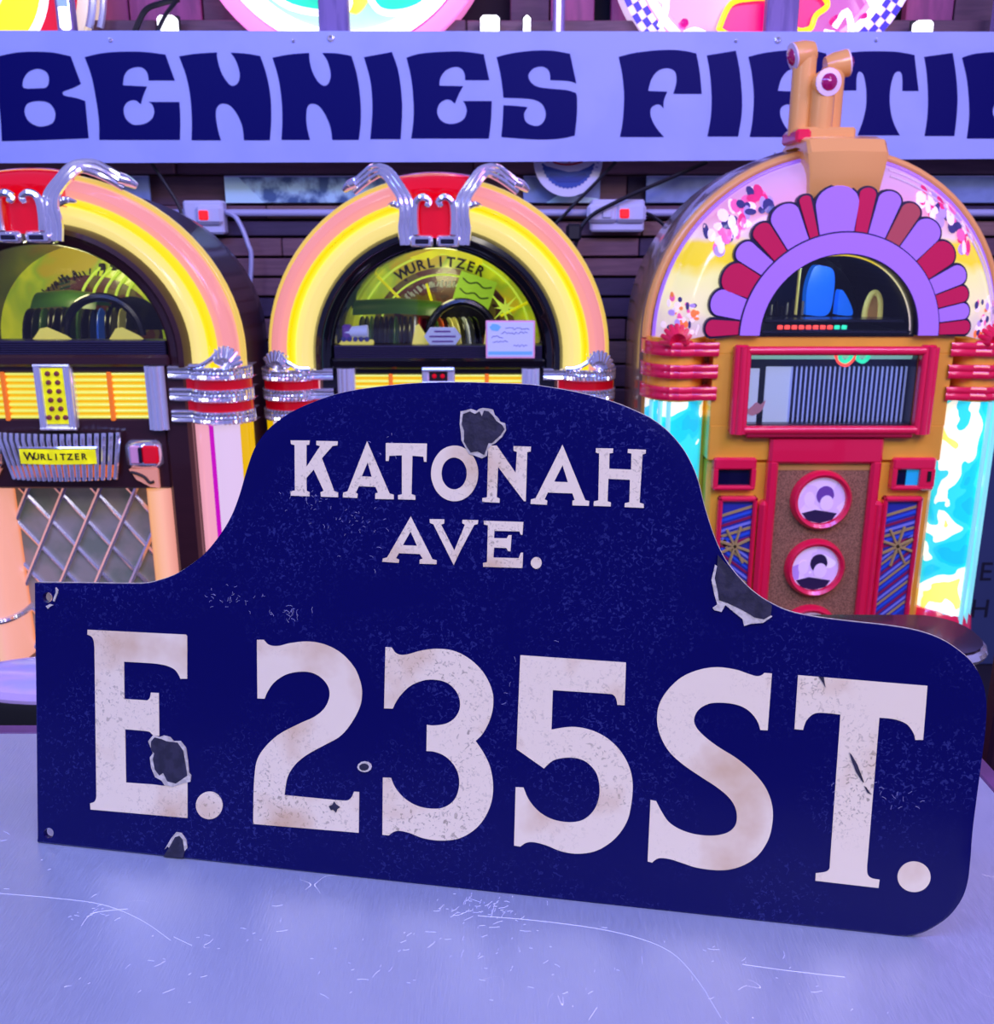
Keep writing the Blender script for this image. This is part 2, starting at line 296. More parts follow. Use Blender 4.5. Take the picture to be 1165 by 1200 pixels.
def tag(o, label, cat, group=None):
    o['label'] = label; o['category'] = cat
    if group: o['group'] = group
    return o
def struct(o): o['kind'] = 'structure'; return o
def dup(o, loc, parent=None, rot=None, m=None):
    c = o.copy(); COL.objects.link(c); c.location = loc
    if parent: c.parent = parent
    if rot: c.rotation_euler = rot
    return c
def P(s, n=5):
    """outline string in tenths of a millimetre, '*' marks a sharp corner; the rest is smoothed"""
    q = []
    for t in s.split():
        c = t.endswith('*'); x, y = t.rstrip('*').split(','); q.append((int(x)/10000, int(y)/10000, c))
    m = len(q); out = []
    for i in range(m):
        p0, p1, p2, p3 = q[i-1], q[i], q[(i+1) % m], q[(i+2) % m]
        out.append((p1[0], p1[1]))
        if p1[2] and p2[2]: continue
        if p1[2]: p0 = p1
        if p2[2]: p3 = p2
        for k in range(1, n):
            t = k/n
            out.append(tuple(.5*(2*p1[j]+(p2[j]-p0[j])*t+(2*p0[j]-5*p1[j]+4*p2[j]-p3[j])*t*t+(3*p1[j]-p0[j]-3*p2[j]+p3[j])*t**3) for j in (0, 1)))
    return out
def text(name, s, size, m, parent, loc, rot=(PI/2, 0, 0), ext=.001, space=1.0, sx=1.0, bold=0):
    c = bpy.data.curves.new(name, 'FONT'); c.body = s; c.size = size; c.extrude = ext; c.align_x = 'CENTER'; c.align_y = 'CENTER'; c.space_character = space; c.resolution_u = 4; c.offset = bold
    t = bpy.data.objects.new(name, c); me = bpy.data.meshes.new_from_object(t); bpy.data.objects.remove(t); me.materials.clear(); me.materials.append(MATS[m])
    o = bpy.data.objects.new(name, me); COL.objects.link(o); o.parent = parent; o.location = loc; o.rotation_euler = rot; o.scale = (sx, 1, 1); return o
def circ(cx, cz, r, n=32, rz=None): return [(cx+r*math.cos(2*PI*i/n), cz+(rz or r)*math.sin(2*PI*i/n)) for i in range(n)]
def bez(pts, n=6):
    """smooth curve through 3-D points"""
    V = [Vector(p) for p in pts]; out = []
    for i in range(len(V)-1):
        a, b, c, d = V[max(i-1, 0)], V[i], V[i+1], V[min(i+2, len(V)-1)]
        for k in range(n):
            t = k/n; out.append(.5*(2*b+(c-a)*t+(2*a-5*b+4*c-d)*t*t+(3*b-a-3*c+d)*t**3))
    return out+[V[-1]]
# ------------------------------------------------------------------ outlines (tenths of a millimetre)
SIGN_OUT = '0,0* 4,440 11,1203 12,1579 15,1925* 409,1944 669,1955 850,1967 958,1995 1073,2040 1181,2109 1294,2198 1406,2331 1493,2471 1554,2625 1603,2790 1657,2936 1729,3042 1807,3116 1915,3190 2069,3262 2269,3330 2502,3372 2732,3400 2920,3412 3100,3417 3296,3416 3463,3415 3595,3406 3847,3368 4065,3314 4228,3252 4310,3212 4403,3145 4492,3052 4554,2957 4607,2841 4658,2671 4725,2491 4800,2348 4890,2239 4978,2157 5076,2094 5214,2038 5391,2011 5595,1997 5808,1986 5980,1965 6111,1926 6214,1869 6309,1790 6376,1678 6411,1541 6417,1359 6408,1141 6400,955 6391,735 6391,535 6384,390 6355,275 6288,160 6192,70 6104,17 6013,-6 5879,-4*'
SIGN_HOLES = ['153,1829 150,1814 141,1801 129,1792 115,1788 101,1791 88,1798 80,1810 78,1824 81,1839 89,1852 102,1861 116,1865 130,1863 142,1855 150,1843', '130,85 127,69 118,55 105,45 90,40 75,42 62,49 53,61 51,77 54,93 63,106 76,116 91,121 106,119 119,112 128,100']
BIG = [['424,1614* 1167,1628* 1177,1616* 1176,1315* 1127,1311* 1108,1346 1077,1378 1013,1399 935,1406 858,1406* 700,1403* 700,1133* 849,1135* 875,1137 895,1156 903,1194* 962,1196* 964,885* 919,888 893,908 861,913* 704,913* 707,520* 917,525* 1021,528 1099,585 1131,632* 1176,633* 1175,304* 429,294* 426,339* 459,355 474,384 476,420* 476,1486* 471,1535 456,1565 423,1579*'], ['1440,422 1435,390 1421,361 1399,336 1371,319 1340,311 1310,313 1281,324 1259,345 1245,372 1240,403 1245,434 1260,464 1282,488 1310,505 1341,513 1371,511 1399,500 1421,479 1435,452'], ['1690,1627* 1739,1630* 1768,1601 1805,1592 1854,1596 1928,1619 2050,1639 2171,1628 2293,1575 2391,1476 2438,1361 2442,1266 2419,1181 2360,1074 2289,990 2180,921 2058,843 1972,763 1917,666 1897,539* 2295,539* 2350,544 2380,569 2398,611* 2435,612* 2436,322* 1669,309* 1671,533 1677,657 1694,769 1745,861 1846,965 1994,1056 2104,1114 2177,1179 2212,1254 2211,1320 2174,1377 2107,1419 2015,1427 1905,1399 1819,1338 1770,1268 1748,1216* 1696,1214*'], ['2603,1638* 2647,1638* 2669,1607 2704,1592 2757,1599 2851,1631 2955,1650 3072,1644 3189,1591 3284,1500 3339,1388 3347,1284 3327,1189 3284,1097 3236,1041* 3299,952 3342,861 3363,745 3355,626 3312,514 3244,424 3140,353 3010,325 2891,330 2795,357 2723,365 2681,351 2651,325* 2605,325* 2601,729* 2658,733* 2687,670 2754,598 2851,551 2958,543 3040,565 3104,625 3131,711 3126,794 3092,863 3032,917 2960,942 2901,943* 2900,1124* 2944,1123 3026,1141 3084,1181 3119,1242 3122,1307 3096,1369 3043,1418 2972,1438 2879,1431 2785,1387 2716,1317 2681,1261 2662,1218* 2601,1215*'], ['3519,1646* 4209,1646* 4212,1363* 4165,1362* 4155,1404 4132,1428 4093,1431* 3741,1428* 3742,1161* 3874,1190 3997,1180 4111,1132 4203,1048 4263,944 4287,831 4282,691 4256,572 4183,454 4074,366 3951,330 3837,335 3733,366 3652,379 3600,370 3561,339* 3518,342* 3516,747* 3569,749* 3608,667 3679,592 3772,548 3886,540 3976,568 4041,639 4071,729 4069,822 4042,901 3983,959 3915,982 3836,978 3758,951 3701,893* 3514,1009*'], ['5078,1640* 5125,1640* 5119,1270* 5074,1269* 5050,1329 4999,1386 4934,1418 4848,1428 4752,1417 4685,1372 4658,1308 4675,1253 4731,1196 4820,1135 4942,1067 5053,981 5132,886 5175,777 5182,664 5162,548 5104,439 5022,367 4927,325 4830,312 4720,317 4632,337 4554,355 4488,357 4455,341 4436,320* 4406,325* 4406,743* 4443,739* 4479,675 4531,605 4610,561 4709,539 4818,542 4903,570 4949,618 4960,676 4946,744 4902,808 4823,869 4712,933 4600,1002 4509,1080 4450,1178 4424,1278 4432,1381 4480,1480 4562,1571 4667,1629 4783,1656 4900,1649 4975,1629 5029,1616 5060,1623'], ['5284,1641* 6056,1630* 6055,1287* 6009,1283* 5993,1329 5950,1380 5877,1404 5788,1407* 5777,442* 5783,389 5808,363 5858,357* 5855,303* 5469,309* 5469,358* 5526,373 5549,395 5551,423* 5555,1408* 5458,1411 5396,1401 5352,1353 5335,1291* 5283,1292*'], ['6160,410 6158,379 6146,350 6126,325 6099,308 6069,300 6038,302 6010,313 5987,332 5971,358 5964,389 5967,420 5979,449 5999,474 6025,491 6056,499 6086,497 6114,486 6138,466 6153,440']]
SMALL = [['1922,3003* 2055,3007* 2052,2978* 2033,2976* 2034,2829* 2129,2972* 2102,2978* 2102,3006* 2250,3008* 2248,2981* 2215,2976* 2142,2891* 2230,2675* 2257,2667* 2257,2635* 2138,2634* 2135,2664* 2157,2674* 2086,2814* 2035,2755* 2037,2669* 2058,2661* 2058,2633* 1926,2632* 1925,2662* 1955,2668* 1950,2973* 1925,2978*'], ['2452,3015* 2611,2676* 2640,2669* 2641,2638* 2514,2635* 2514,2672* 2532,2678* 2515,2715* 2401,2715* 2380,2672* 2393,2663* 2390,2636* 2290,2636* 2293,2668* 2323,2679*', '2458,2876* 2488,2781* 2420,2782*'], ['2580,3008* 2858,3014* 2857,2894* 2841,2894* 2836,2927* 2762,2930* 2761,2677* 2787,2670* 2788,2641* 2671,2639* 2670,2667* 2696,2674* 2691,2931* 2605,2924* 2601,2890* 2582,2890*'], ['3204,2832 3201,2791 3191,2752 3173,2717 3149,2687 3120,2664 3087,2649 3052,2643 3017,2646 2983,2658 2953,2679 2927,2707 2908,2741 2895,2779 2890,2819 2893,2860 2904,2899 2922,2934 2946,2964 2975,2987 3008,3001 3043,3007 3078,3004 3111,2991 3142,2971 3167,2943 3186,2910 3199,2872', '3128,2829 3127,2806 3121,2783 3112,2763 3099,2746 3083,2733 3066,2725 3047,2721 3028,2723 3010,2730 2994,2742 2980,2758 2969,2777 2963,2799 2960,2822 2962,2845 2967,2868 2977,2888 2990,2905 3005,2917 3023,2926 3042,2929 3060,2927 3078,2920 3095,2908 3108,2893 3119,2873 3126,2852'], ['3229,3013* 3321,3017* 3450,2845* 3454,2980* 3432,2987* 3431,3017* 3544,3017* 3543,2986* 3521,2980* 3522,2663* 3509,2664* 3334,2879* 3331,2681* 3350,2674* 3350,2646* 3236,2647* 3236,2672* 3267,2678* 3266,2982* 3230,2986*'], ['3747,3037* 3906,2687* 3931,2683* 3931,2652* 3825,2650* 3824,2680* 3838,2686* 3822,2727* 3663,2726* 3644,2681* 3662,2673* 3660,2646* 3554,2648* 3555,2677* 3586,2687*', '3752,2906* 3790,2798* 3702,2798*'], ['3960,3022* 4070,3024* 4070,2996* 4048,2991* 4050,2895* 4188,2894* 4186,2996* 4162,2999* 4163,3024* 4276,3023* 4275,2999* 4256,2992* 4251,2686* 4278,2680* 4278,2654* 4157,2654* 4158,2679* 4186,2687* 4184,2829* 4048,2830* 4048,2686* 4070,2680* 4069,2654* 3960,2653* 3961,2682* 3989,2690* 3983,2988* 3961,2995*'], ['2759,2529* 2912,2252* 2941,2246* 2940,2220* 2826,2217* 2826,2245* 2846,2253* 2825,2282* 2683,2280* 2664,2245* 2686,2237* 2683,2215* 2571,2217* 2574,2239* 2603,2247*', '2760,2429* 2806,2336* 2709,2335*'], ['2887,2518* 2987,2521* 2985,2492* 2965,2485* 3058,2317* 3125,2492* 3107,2500* 3107,2523* 3213,2526* 3210,2500* 3187,2493* 3095,2308* 3057,2220* 2913,2485* 2890,2492*'], ['3249,2524* 3511,2528* 3507,2443* 3494,2446* 3487,2465* 3322,2461* 3321,2413* 3405,2416* 3415,2437* 3436,2438* 3432,2331* 3416,2333* 3404,2352* 3323,2351* 3320,2285* 3487,2289* 3500,2326* 3515,2327* 3514,2226* 3254,2220* 3253,2246* 3279,2252* 3278,2495* 3252,2500*'], ['3639,2267 3638,2255 3633,2244 3626,2235 3616,2229 3605,2226 3594,2228 3584,2233 3576,2241 3570,2251 3568,2263 3569,2275 3574,2285 3582,2294 3591,2300 3602,2303 3614,2301 3624,2297 3632,2289 3637,2278']]
CHIPS = [('882,841* 919,888* 964,876* 999,892* 1048,884* 1074,857* 1128,862* 1167,815* 1181,723* 1189,637* 1205,620* 1199,573* 1150,559* 1066,523* 1005,530* 982,562* 933,583* 904,649* 894,723* 918,757*', '906,843* 932,874* 984,866* 1022,853* 1106,851* 1149,795* 1164,710* 1179,617* 1092,551* 1027,562* 1006,602* 995,620* 967,598* 933,639* 918,713* 929,757* 903,780*'), ('3077,3229* 3116,3238* 3144,3248* 3184,3236* 3200,3249* 3223,3256* 3262,3253* 3290,3247* 3302,3214* 3327,3193* 3339,3171* 3373,3161* 3379,3118* 3357,3076* 3313,3033* 3291,3021* 3264,2993* 3259,2948* 3226,2930* 3181,2945* 3141,2955* 3117,2993* 3088,3042* 3083,3092* 3074,3147*', '3094,3213* 3139,3231* 3173,3216* 3203,3233* 3219,3201* 3232,3239* 3262,3235* 3291,3208* 3314,3176* 3354,3150* 3370,3123* 3345,3084* 3291,3032* 3268,3031* 3242,2953* 3197,2974* 3152,2966* 3123,3004* 3105,3037* 3105,3103* 3088,3147*'), ('4739,2314* 4752,2307* 4741,2230* 4763,2149* 4774,2090* 4814,2079* 4900,2048* 4998,1994* 5050,1986* 5092,2016* 5106,2006* 5052,1962* 4979,1951* 4938,1935* 4925,1978* 4870,2019* 4815,2061* 4794,2016* 4748,2024* 4738,2039* 4765,2062* 4745,2121* 4721,2218*', '4752,2378* 4813,2316* 4857,2267* 4967,2167* 5043,2115* 5100,2075* 5096,2013* 5056,1985* 4998,1994* 4954,2019* 4900,2045* 4825,2076* 4774,2092* 4763,2149* 4741,2230* 4752,2307*'), ('1091,191* 1130,188* 1165,145* 1175,83* 1155,58* 1142,143* 1117,168* 1084,156* 1051,95* 1044,63* 1025,80* 1003,55* 1025,93* 1051,140*', '994,3* 1031,62* 1051,95* 1084,156* 1117,168* 1142,143* 1155,58* 1142,6* 1070,3*'), ('2522,800 2515,780 2497,765 2472,758 2446,761 2427,773 2420,791 2427,810 2445,825 2471,833 2496,830 2515,818', '2504,798 2496,781 2475,771 2452,771 2436,783 2436,801 2451,815 2474,820 2495,814'), (None, '2222,493* 2246,504* 2258,529* 2273,510* 2301,494* 2283,478* 2274,452* 2253,471* 2237,466*'), ('184,1904* 201,1887* 197,1862* 172,1802* 160,1808* 186,1871*', None), ('105,1764* 136,1782* 162,1776* 135,1762* 122,1747*', None), (None, '5409,1641* 5440,1639* 5446,1609* 5454,1576* 5433,1610*'), (None, '5623,1169* 5638,1156* 5675,1098* 5723,986* 5713,988* 5671,1048* 5641,1117*'), (None, '5726,960* 5739,954* 5769,912* 5746,921*')]
BANNER = [['-14261,18290* -13953,18364 -13462,18452 -12981,18474 -12457,18452 -11966,18356* -11762,17638* -11991,17535 -12268,17446 -12310,17378 -12234,17324 -11926,17266 -11693,17190* -11709,16198* -12299,16175 -13282,16143 -14206,16120* -14160,16701 -14145,17333 -14173,17825', '-13417,17602 -13360,17780 -13192,17958 -12918,18033 -12690,17936 -12652,17736 -12737,17557 -12959,17522 -13345,17522', '-13442,16973 -13324,17131 -13026,17190 -12718,17131 -12579,16882 -12686,16610 -13040,16510 -13319,16610 -13442,16792'], ['-11576,18334* -11071,18435 -10492,18474 -9871,18466 -9303,18400* -9100,17727* -9838,17727* -9853,17914 -9960,18047 -10125,18078 -10347,18025 -10507,17869 -10583,17602* -9901,17571* -10031,17333 -10127,17099* -10238,17199 -10382,17208 -10536,17131 -10625,16973 -10600,16746 -10446,16587 -10254,16555 -10005,16610 -9821,16746 -9755,16928 -9810,17108 -9902,17167* -9020,17163* -9036,16701 -9095,16153* -11406,16153* -11359,16701 -11386,17333 -11446,17869'], ['-8924,18356* -8439,18422 -7852,18457* -7852,18268 -7760,17914 -7587,17647 -7447,17589 -7304,17691 -7254,17914 -7328,18223 -7469,18452* -7003,18422 -6647,18364* -6509,17914 -6425,17333 -6441,16701 -6515,16143* -7259,16143* -7281,16519 -7405,16837 -7582,17063 -7796,17122 -7948,17041 -8013,16837 -7992,16473 -7920,16143* -8762,16143* -8705,16701 -8700,17333 -8774,17869'], ['-6305,18320* -5855,18400 -5268,18444* -5265,18223 -5185,17914 -5029,17669 -4864,17589 -4738,17691 -4690,17914 -4762,18223 -4904,18444* -4464,18430 -4084,18364* -3958,17914 -3884,17333 -3884,16701 -3963,16153* -4722,16153* -4769,16519 -4900,16837 -5059,17054 -5250,17122 -5385,17041 -5437,16792 -5430,16473 -5364,16153* -6181,16153* -6124,16701 -6116,17244 -6177,17825'], ['-3736,18334* -2946,18466* -2799,18047 -2718,17513 -2699,16928 -2763,16175* -3635,16175* -3567,16701 -3542,17154 -3579,17736'], ['-2543,18320* -2167,18422 -1495,18474 -921,18474 -371,18408* -215,17736* -904,17736* -917,17914 -1021,18047 -1213,18078 -1455,17980 -1602,17780 -1629,17593* -954,17580* -1076,17378 -1200,17117* -1320,17212 -1466,17221 -1637,17108 -1704,16905 -1619,16701 -1402,16587 -1133,16610 -937,16724 -863,16928 -909,17108 -972,17190* -148,17190* -168,16701 -232,16189* -2459,16189* -2384,16701 -2373,17154 -2421,17780'], ['-12,18334* 419,18435 1041,18501 1567,18496 2047,18422* 2246,17647* 2013,17714 1506,17736* 1489,17914 1406,18038 1237,18091 1021,18038 888,17869 953,17691 1147,17566 1534,17513 1969,17477 2237,17401* 2274,17244 2275,16792 2228,16267* 1799,16189 1261,16162 673,16189 120,16231* 158,16610 182,17077* 522,17063 876,17027* 776,16860 816,16655 1012,16542 1207,16542 1352,16678 1388,16882 1298,17086 1102,17208 763,17257 182,17275* 157,17513 84,17958'], ['3414,18342* 3866,18444 4485,18509 4963,18518 5299,18487 5590,18430* 5712,17958 5803,17378* 4995,17378* 5064,17647 5053,17869 4964,18002 4746,18047 4510,17958 4351,17736 4281,17454* 4823,17437* 4737,17199 4737,16996* 4621,17095 4500,17086 4383,16996 4382,16792 4525,16519 4782,16231* 3525,16231* 3592,16701 3603,17333 3525,17914'], ['5889,18378* 6696,18501* 6842,17958 6951,17289 6970,16792 6910,16244* 6029,16244* 6090,16701 6092,17244 6003,17914'], ['7056,18342* 7504,18444 8121,18509 8598,18518 8936,18487 9228,18430* 9368,17958 9480,17378* 8672,17378* 8731,17647 8712,17869 8618,18002 8398,18047 8165,17958 8014,17736 7955,17454* 8497,17437* 8420,17199 8428,16996* 8308,17095 8187,17086 8073,16996 8080,16792 8233,16519 8501,16231* 7243,16231* 7293,16701 7282,17333 7182,17914'], ['9534,18391* 10039,18466 10658,18487 11235,18466 11713,18391* 11938,17454* 11479,17454* 11452,17736 11403,17914 11315,17967 11203,17892 11139,17602 11144,17244 11218,16882 11350,16564 11539,16276* 10331,16276* 10439,16655 10494,17063 10448,17513 10339,17869 10210,17958 10151,17825 10177,17468* 9752,17468* 9670,17914'], ['11992,18342* 12779,18444* 12933,17914 13056,17333 13101,16792 13106,16258* 12250,16258* 12270,16701 12234,17244 12115,17914'], ['13058,18320* 13419,18422 14081,18474 14656,18474 15216,18408* 15477,17736* 14788,17736* 14747,17914 14622,18047 14425,18078 14199,17980 14082,17780 14084,17593* 14762,17580* 14671,17378 14587,17117* 14452,17212 14306,17221 14152,17108 14117,16905 14233,16701 14468,16587 14733,16610 14911,16724 14954,16928 14879,17108 14804,17190* 15628,17190* 15684,16701 15699,16189* 13472,16189* 13468,16701 13408,17154 13263,17780'], ['15587,18334* 16002,18435 16613,18501 17140,18496 17632,18422* 17951,17647* 17708,17714 17198,17736* 17153,17914 17050,18038 16873,18091 16666,18038 16559,17869 16651,17691 16865,17566 17260,17513 17701,17477 17980,17401* 18042,17244 18113,16792 18147,16267* 17730,16189 17196,16162 16604,16189 16045,16231* 16024,16610 15976,17077* 16317,17063 16678,17027* 16603,16860 16675,16655 16889,16542 17084,16542 17207,16678 17212,16882 17090,17086 16876,17208 16529,17257 15945,17275* 15883,17513 15741,17958']]
# ------------------------------------------------------------------ the room
struct(MB().box(-3, 3.2, -1.5, 3.4, -.05, 0).build('floor', 'floor_dark'))
wall = struct(MB().box(-3, 3.2, 3.3, 3.4, 0, 3.4).build('wall_back', 'wall_dark'))
# boards of the back wall, row by row (board faces stand proud of the wall by different amounts)
rng = random.Random(3); bases = {}
rows = [(1.44, 1.53), (.72, .80), (.805, .88), (.885, .955), (.96, 1.03), (1.035, 1.10), (1.105, 1.165), (1.17, 1.225), (1.23, 1.285), (1.29, 1.345), (1.35, 1.395), (1.40, 1.44), (1.53, 1.60), (1.61, 1.70), (1.71, 1.80), (1.81, 1.90), (1.905, 1.955)]
for ri, (z0, z1) in enumerate(rows):
    x = -1.75-rng.random()*.2
    while x < 1.9:
        w = rng.choice((.6, .8, 1.1)) if z1 > 1.3 or z1 < 1.1 else rng.choice((.4, .6, .9))
        if z0 > 1.5: w = .9
        key = (w, ri, 'wood_abcd'[:5]+rng.choice('aabbccd' if z0 < 1.5 else 'aab'))
        if key not in bases:
            bases[key] = MB().rbox(.001, w-.002, -.02, .02, z0, z1-.002, .003).build('plank', key[2], wall); o = bases[key]
        else:
            o = dup(bases[key], (0, 0, 0), wall)
        o.location = (x, (3.22 if z0 == 1.44 else 3.16)-rng.random()*.02, 0); x += w
# upper wall above the banner: pinkish boards and posts
for i, (x0, x1, m) in enumerate(((-1.30, -1.10, 'wood_pink'), (-1.095, -.88, 'wood_pink'), (-.875, -.70, 'wood_a'), (.04, .155, 'wood_a'), (.16, .29, 'wood_pink'), (.34, .52, 'wood_pink'), (1.22, 1.36, 'wood_pink'), (1.365, 1.50, 'wood_a'), (1.505, 1.62, 'wood_pink'), (-1.55, -1.31, 'wood_a'), (1.625, 1.8, 'wood_pink'))):
    MB().rbox(x0, x1, 3.22, 3.26, 1.96, 2.6, .003).build('plank', m, wall)
for i, (x0, x1, m) in enumerate(((-.500, -.417, 'post_violet'), (.755, .845, 'post_violet'), (.158, .19, 'post_violet'), (-1.235, -1.19, 'post_violet'), (1.40, 1.43, 'post_violet'))):
    struct(MB().rbox(x0, x1, 3.02, 3.06, 1.6, 2.6, .004).build('trim_%d' % (i+1), m))
# banner
ban = thing('shop_banner', 'long white banner board with bulging dark blue letters hung across the back wall', 'banner', (0, 3.0, 1.55))
bx0, bx1 = -1.62, 2.05
MB().plate([[(bx0, .352), (bx0, .002), (0, .006), (bx1, .018), (bx1, .348), (0, .350)]], 0, .012).build('board', 'banner_white', ban)
for outs in BANNER:
    MB().plate([[(x, z-1.55) for x, z in P(o)] for o in outs], -.0015, .001).build('letter', 'banner_ink', ban)
for px, pz, r in ((-.465, .332, .010), (.785, .328, .010), (.80, .03, .004), (-1.08, .327, .006), (1.06, .327, .005), (-.57, .325, .005), (.668, .325, .005)):
    MB().lathe([(r*.3, -.003), (r*.6, -.005), (r, -.003), (r, .001)], 16, (px, 0, pz), 'y').build('grommet', 'chrome_soft', ban, True)
# pictures seen in the slot between two rails
def picture(x0, x1, z0, z1, m, label, extra=None):
    t = thing('wall_picture', label, 'picture', (0, 3.155, 0), group=None)
    MB().rbox(x0, x1, -.006, .006, z0, z1, .002).build('print', m, t)
    if extra: MB().plate([extra], -.008, -.0055).build('pale_corner', 'pic_c', t)
    MB().box(x0, x1, -.009, -.005, z1-.004, z1).build('top_edge', 'pvc', t)
picture(-.83, -.33, 1.447, 1.526, 'pic_a', 'long bluish picture strip in the slot left of the black jukebox crown', [(-.83, 1.447), (-.83, 1.526), (-.79, 1.526), (-.715, 1.447)])
picture(-1.14, -1.06, 1.447, 1.526, 'pic_b', 'short blue grey picture strip behind the brown jukebox crown')
picture(.08, .315, 1.447, 1.526, 'pic_b', 'dark picture strip with a pale corner under the round bottle cap sign', [(.15, 1.447), (.31, 1.447), (.31, 1.46), (.19, 1.472)])
picture(.455, .80, 1.447, 1.526, 'pic_b', 'blue grey picture strip between the white double outlet and the yellow jukebox')
picture(1.18, 1.75, 1.447, 1.526, 'pic_b', 'grey blue picture strip right of the yellow jukebox')
# conduit, outlets, cables
c = MB().tube([(-1.7, 3.105, 1.417), (1.8, 3.105, 1.417)], .011, 10).build('conduit_pipe', 'pvc', None, True); tag(c, 'pale plastic conduit pipe running along the wall behind the jukeboxes', 'pipe')
MB().tube([(x, 3.105, 1.417) for x in (-.3, -.27)], .014, 10).build('clip', 'pvc', c, True)
def outlet(x0, x1, z0, z1, label, single):
    t = thing('wall_outlet', label, 'outlet', (x0, 3.09, z0)); w, h = x1-x0, z1-z0
    MB().rbox(.005, w-.005, -.02, .03, 0, h, .006).build('back_box', 'socket_white', t)
    xs = (.40,) if single else (.0, .5)
    for k, a in enumerate(xs):
        p0 = a*w-.008 if not single else .35*w; p1 = p0+(w*.5+.006 if not single else .62*w)
        MB().rbox(p0, p1, -.038, -.018, h*.28, h*.86, .012).build('face_plate', 'socket_white', t)
        lit = single or k == 1
        q0 = p0+(.012 if single else (.045 if k == 0 else .012))
        MB().rbox(q0, q0+.028, -.044, -.036, h*.42, h*.70, .003).build('switch', 'switch_red' if lit else 'socket_white', t)
outlet(-.945, -.815, 1.355, 1.452, 'white wall outlet with red lit switch behind the brown jukebox', True)
outlet(.276, .447, 1.362, 1.455, 'white double wall outlet with red lit switch between two jukeboxes', False)
def cable(name, pts, r, m, label):
    return tag(MB().tube(bez(pts, 6), r, 6).build(name, m, None, True), label, 'cable')
cable('power_cable', [(-.815, 3.085, 1.42), (-.78, 3.07, 1.40), (-.75, 3.06, 1.33), (-.745, 3.06, 1.25), (-.80, 3.06, .9)], .007, 'cable_white', 'white power cable looping out of the outlet behind the brown jukebox')
cable('power_cable', [(.35, 3.06, 1.56), (.29, 3.05, 1.50), (.21, 3.05, 1.42), (.16, 3.05, 1.36), (.10, 3.05, 1.2)], .0055, 'cable', 'black cable hanging across the round bottle cap sign')
cable('power_cable', [(.62, 3.07, 1.56), (.50, 3.06, 1.51), (.36, 3.04, 1.45), (.27, 3.03, 1.40), (.235, 3.03, 1.33), (.22, 3.03, 1.2)], .0065, 'cable', 'black cable sagging over the white double outlet')
cable('power_cable', [(.447, 3.07, 1.415), (.475, 3.06, 1.40), (.51, 3.05, 1.36), (.53, 3.05, 1.25), (.53, 3.05, .9)], .006, 'cable', 'black cable from the double outlet down beside the yellow jukebox')
cable('power_cable', [(-1.02, 3.06, 1.56), (-.98, 3.05, 1.50), (-.94, 3.05, 1.42), (-.93, 3.05, 1.3)], .005, 'cable', 'thin black cable hanging beside the brown jukebox outlet')
cable('power_cable', [(-1.04, 3.07, 1.90), (-1.0, 3.07, 1.965), (-.95, 3.07, 1.985), (-.90, 3.07, 1.995)], .008, 'cable', 'thick dark cable bending up behind the banner top edge')
cable('power_cable', [(-.97, 3.03, 1.88), (-.935, 3.03, 1.94), (-.90, 3.03, 1.98), (-.87, 3.03, 2.02), (-.85, 3.03, 2.1)], .006, 'cable', 'thin dark cable slanting up beside the mint neon sign')
for pts in (((.235, 3.03, 1.44), (.265, 3.03, 1.40)),):
    tag(MB().rbox(.205, .25, 3.01, 3.05, 1.335, 1.385, .008).build('cable_plug', 'cable'), 'black cable plug hanging below the double outlet', 'plug')
# bottle cap sign
cap = thing('bottle_cap_sign', 'round bottle cap sign with blue wave and red script under the banner', 'sign', (.211, 3.08, 1.565))
R = .102
n = 84; MB().plate([circ(0, 0, R, n)], 0, .012).build('disc', 'cap_white', cap)
def crimp(r): return [(r*math.cos(a)*(1+.03*math.cos(a*40)), r*math.sin(a)*(1+.03*math.cos(a*40))) for a in [PI*1.03+i*PI*.94/60 for i in range(61)]]
MB().plate([crimp(.078)+[(.06, -.018), (.03, -.03), (0, -.032), (-.04, -.022), (-.065, -.015)]], -.002, .001).build('wave', 'cap_blue', cap)
MB().plate([[(-.05, -.035), (0, -.048), (.05, -.035), (.058, -.045), (.03, -.062), (-.03, -.062), (-.058, -.045)]], -.003, 0).build('wave_shade', 'cap_blue_dark', cap)
MB().tube(bez([(-.072, .004, .02), (-.066, -.003, -.002), (-.052, -.003, 0), (-.055, -.003, .012), (-.04, -.003, -.006), (0, -.003, -.012), (.04, -.003, -.004), (.055, -.003, .006), (.066, -.003, .002), (.07, .0, .02)]), .003, 6).build('script', 'cap_red', cap)
text('lettering', 'Pepsi', .07, 'cap_red', cap, (0, -.002, .03))
for k in range(5):
    a = -.35+k*.14
    MB().box(-.004, .004, -.002, 0, -.001, .001).build('dash', 'cap_blue', cap).location = (.09*math.cos(a), -.001, .09*math.sin(a)+.012)
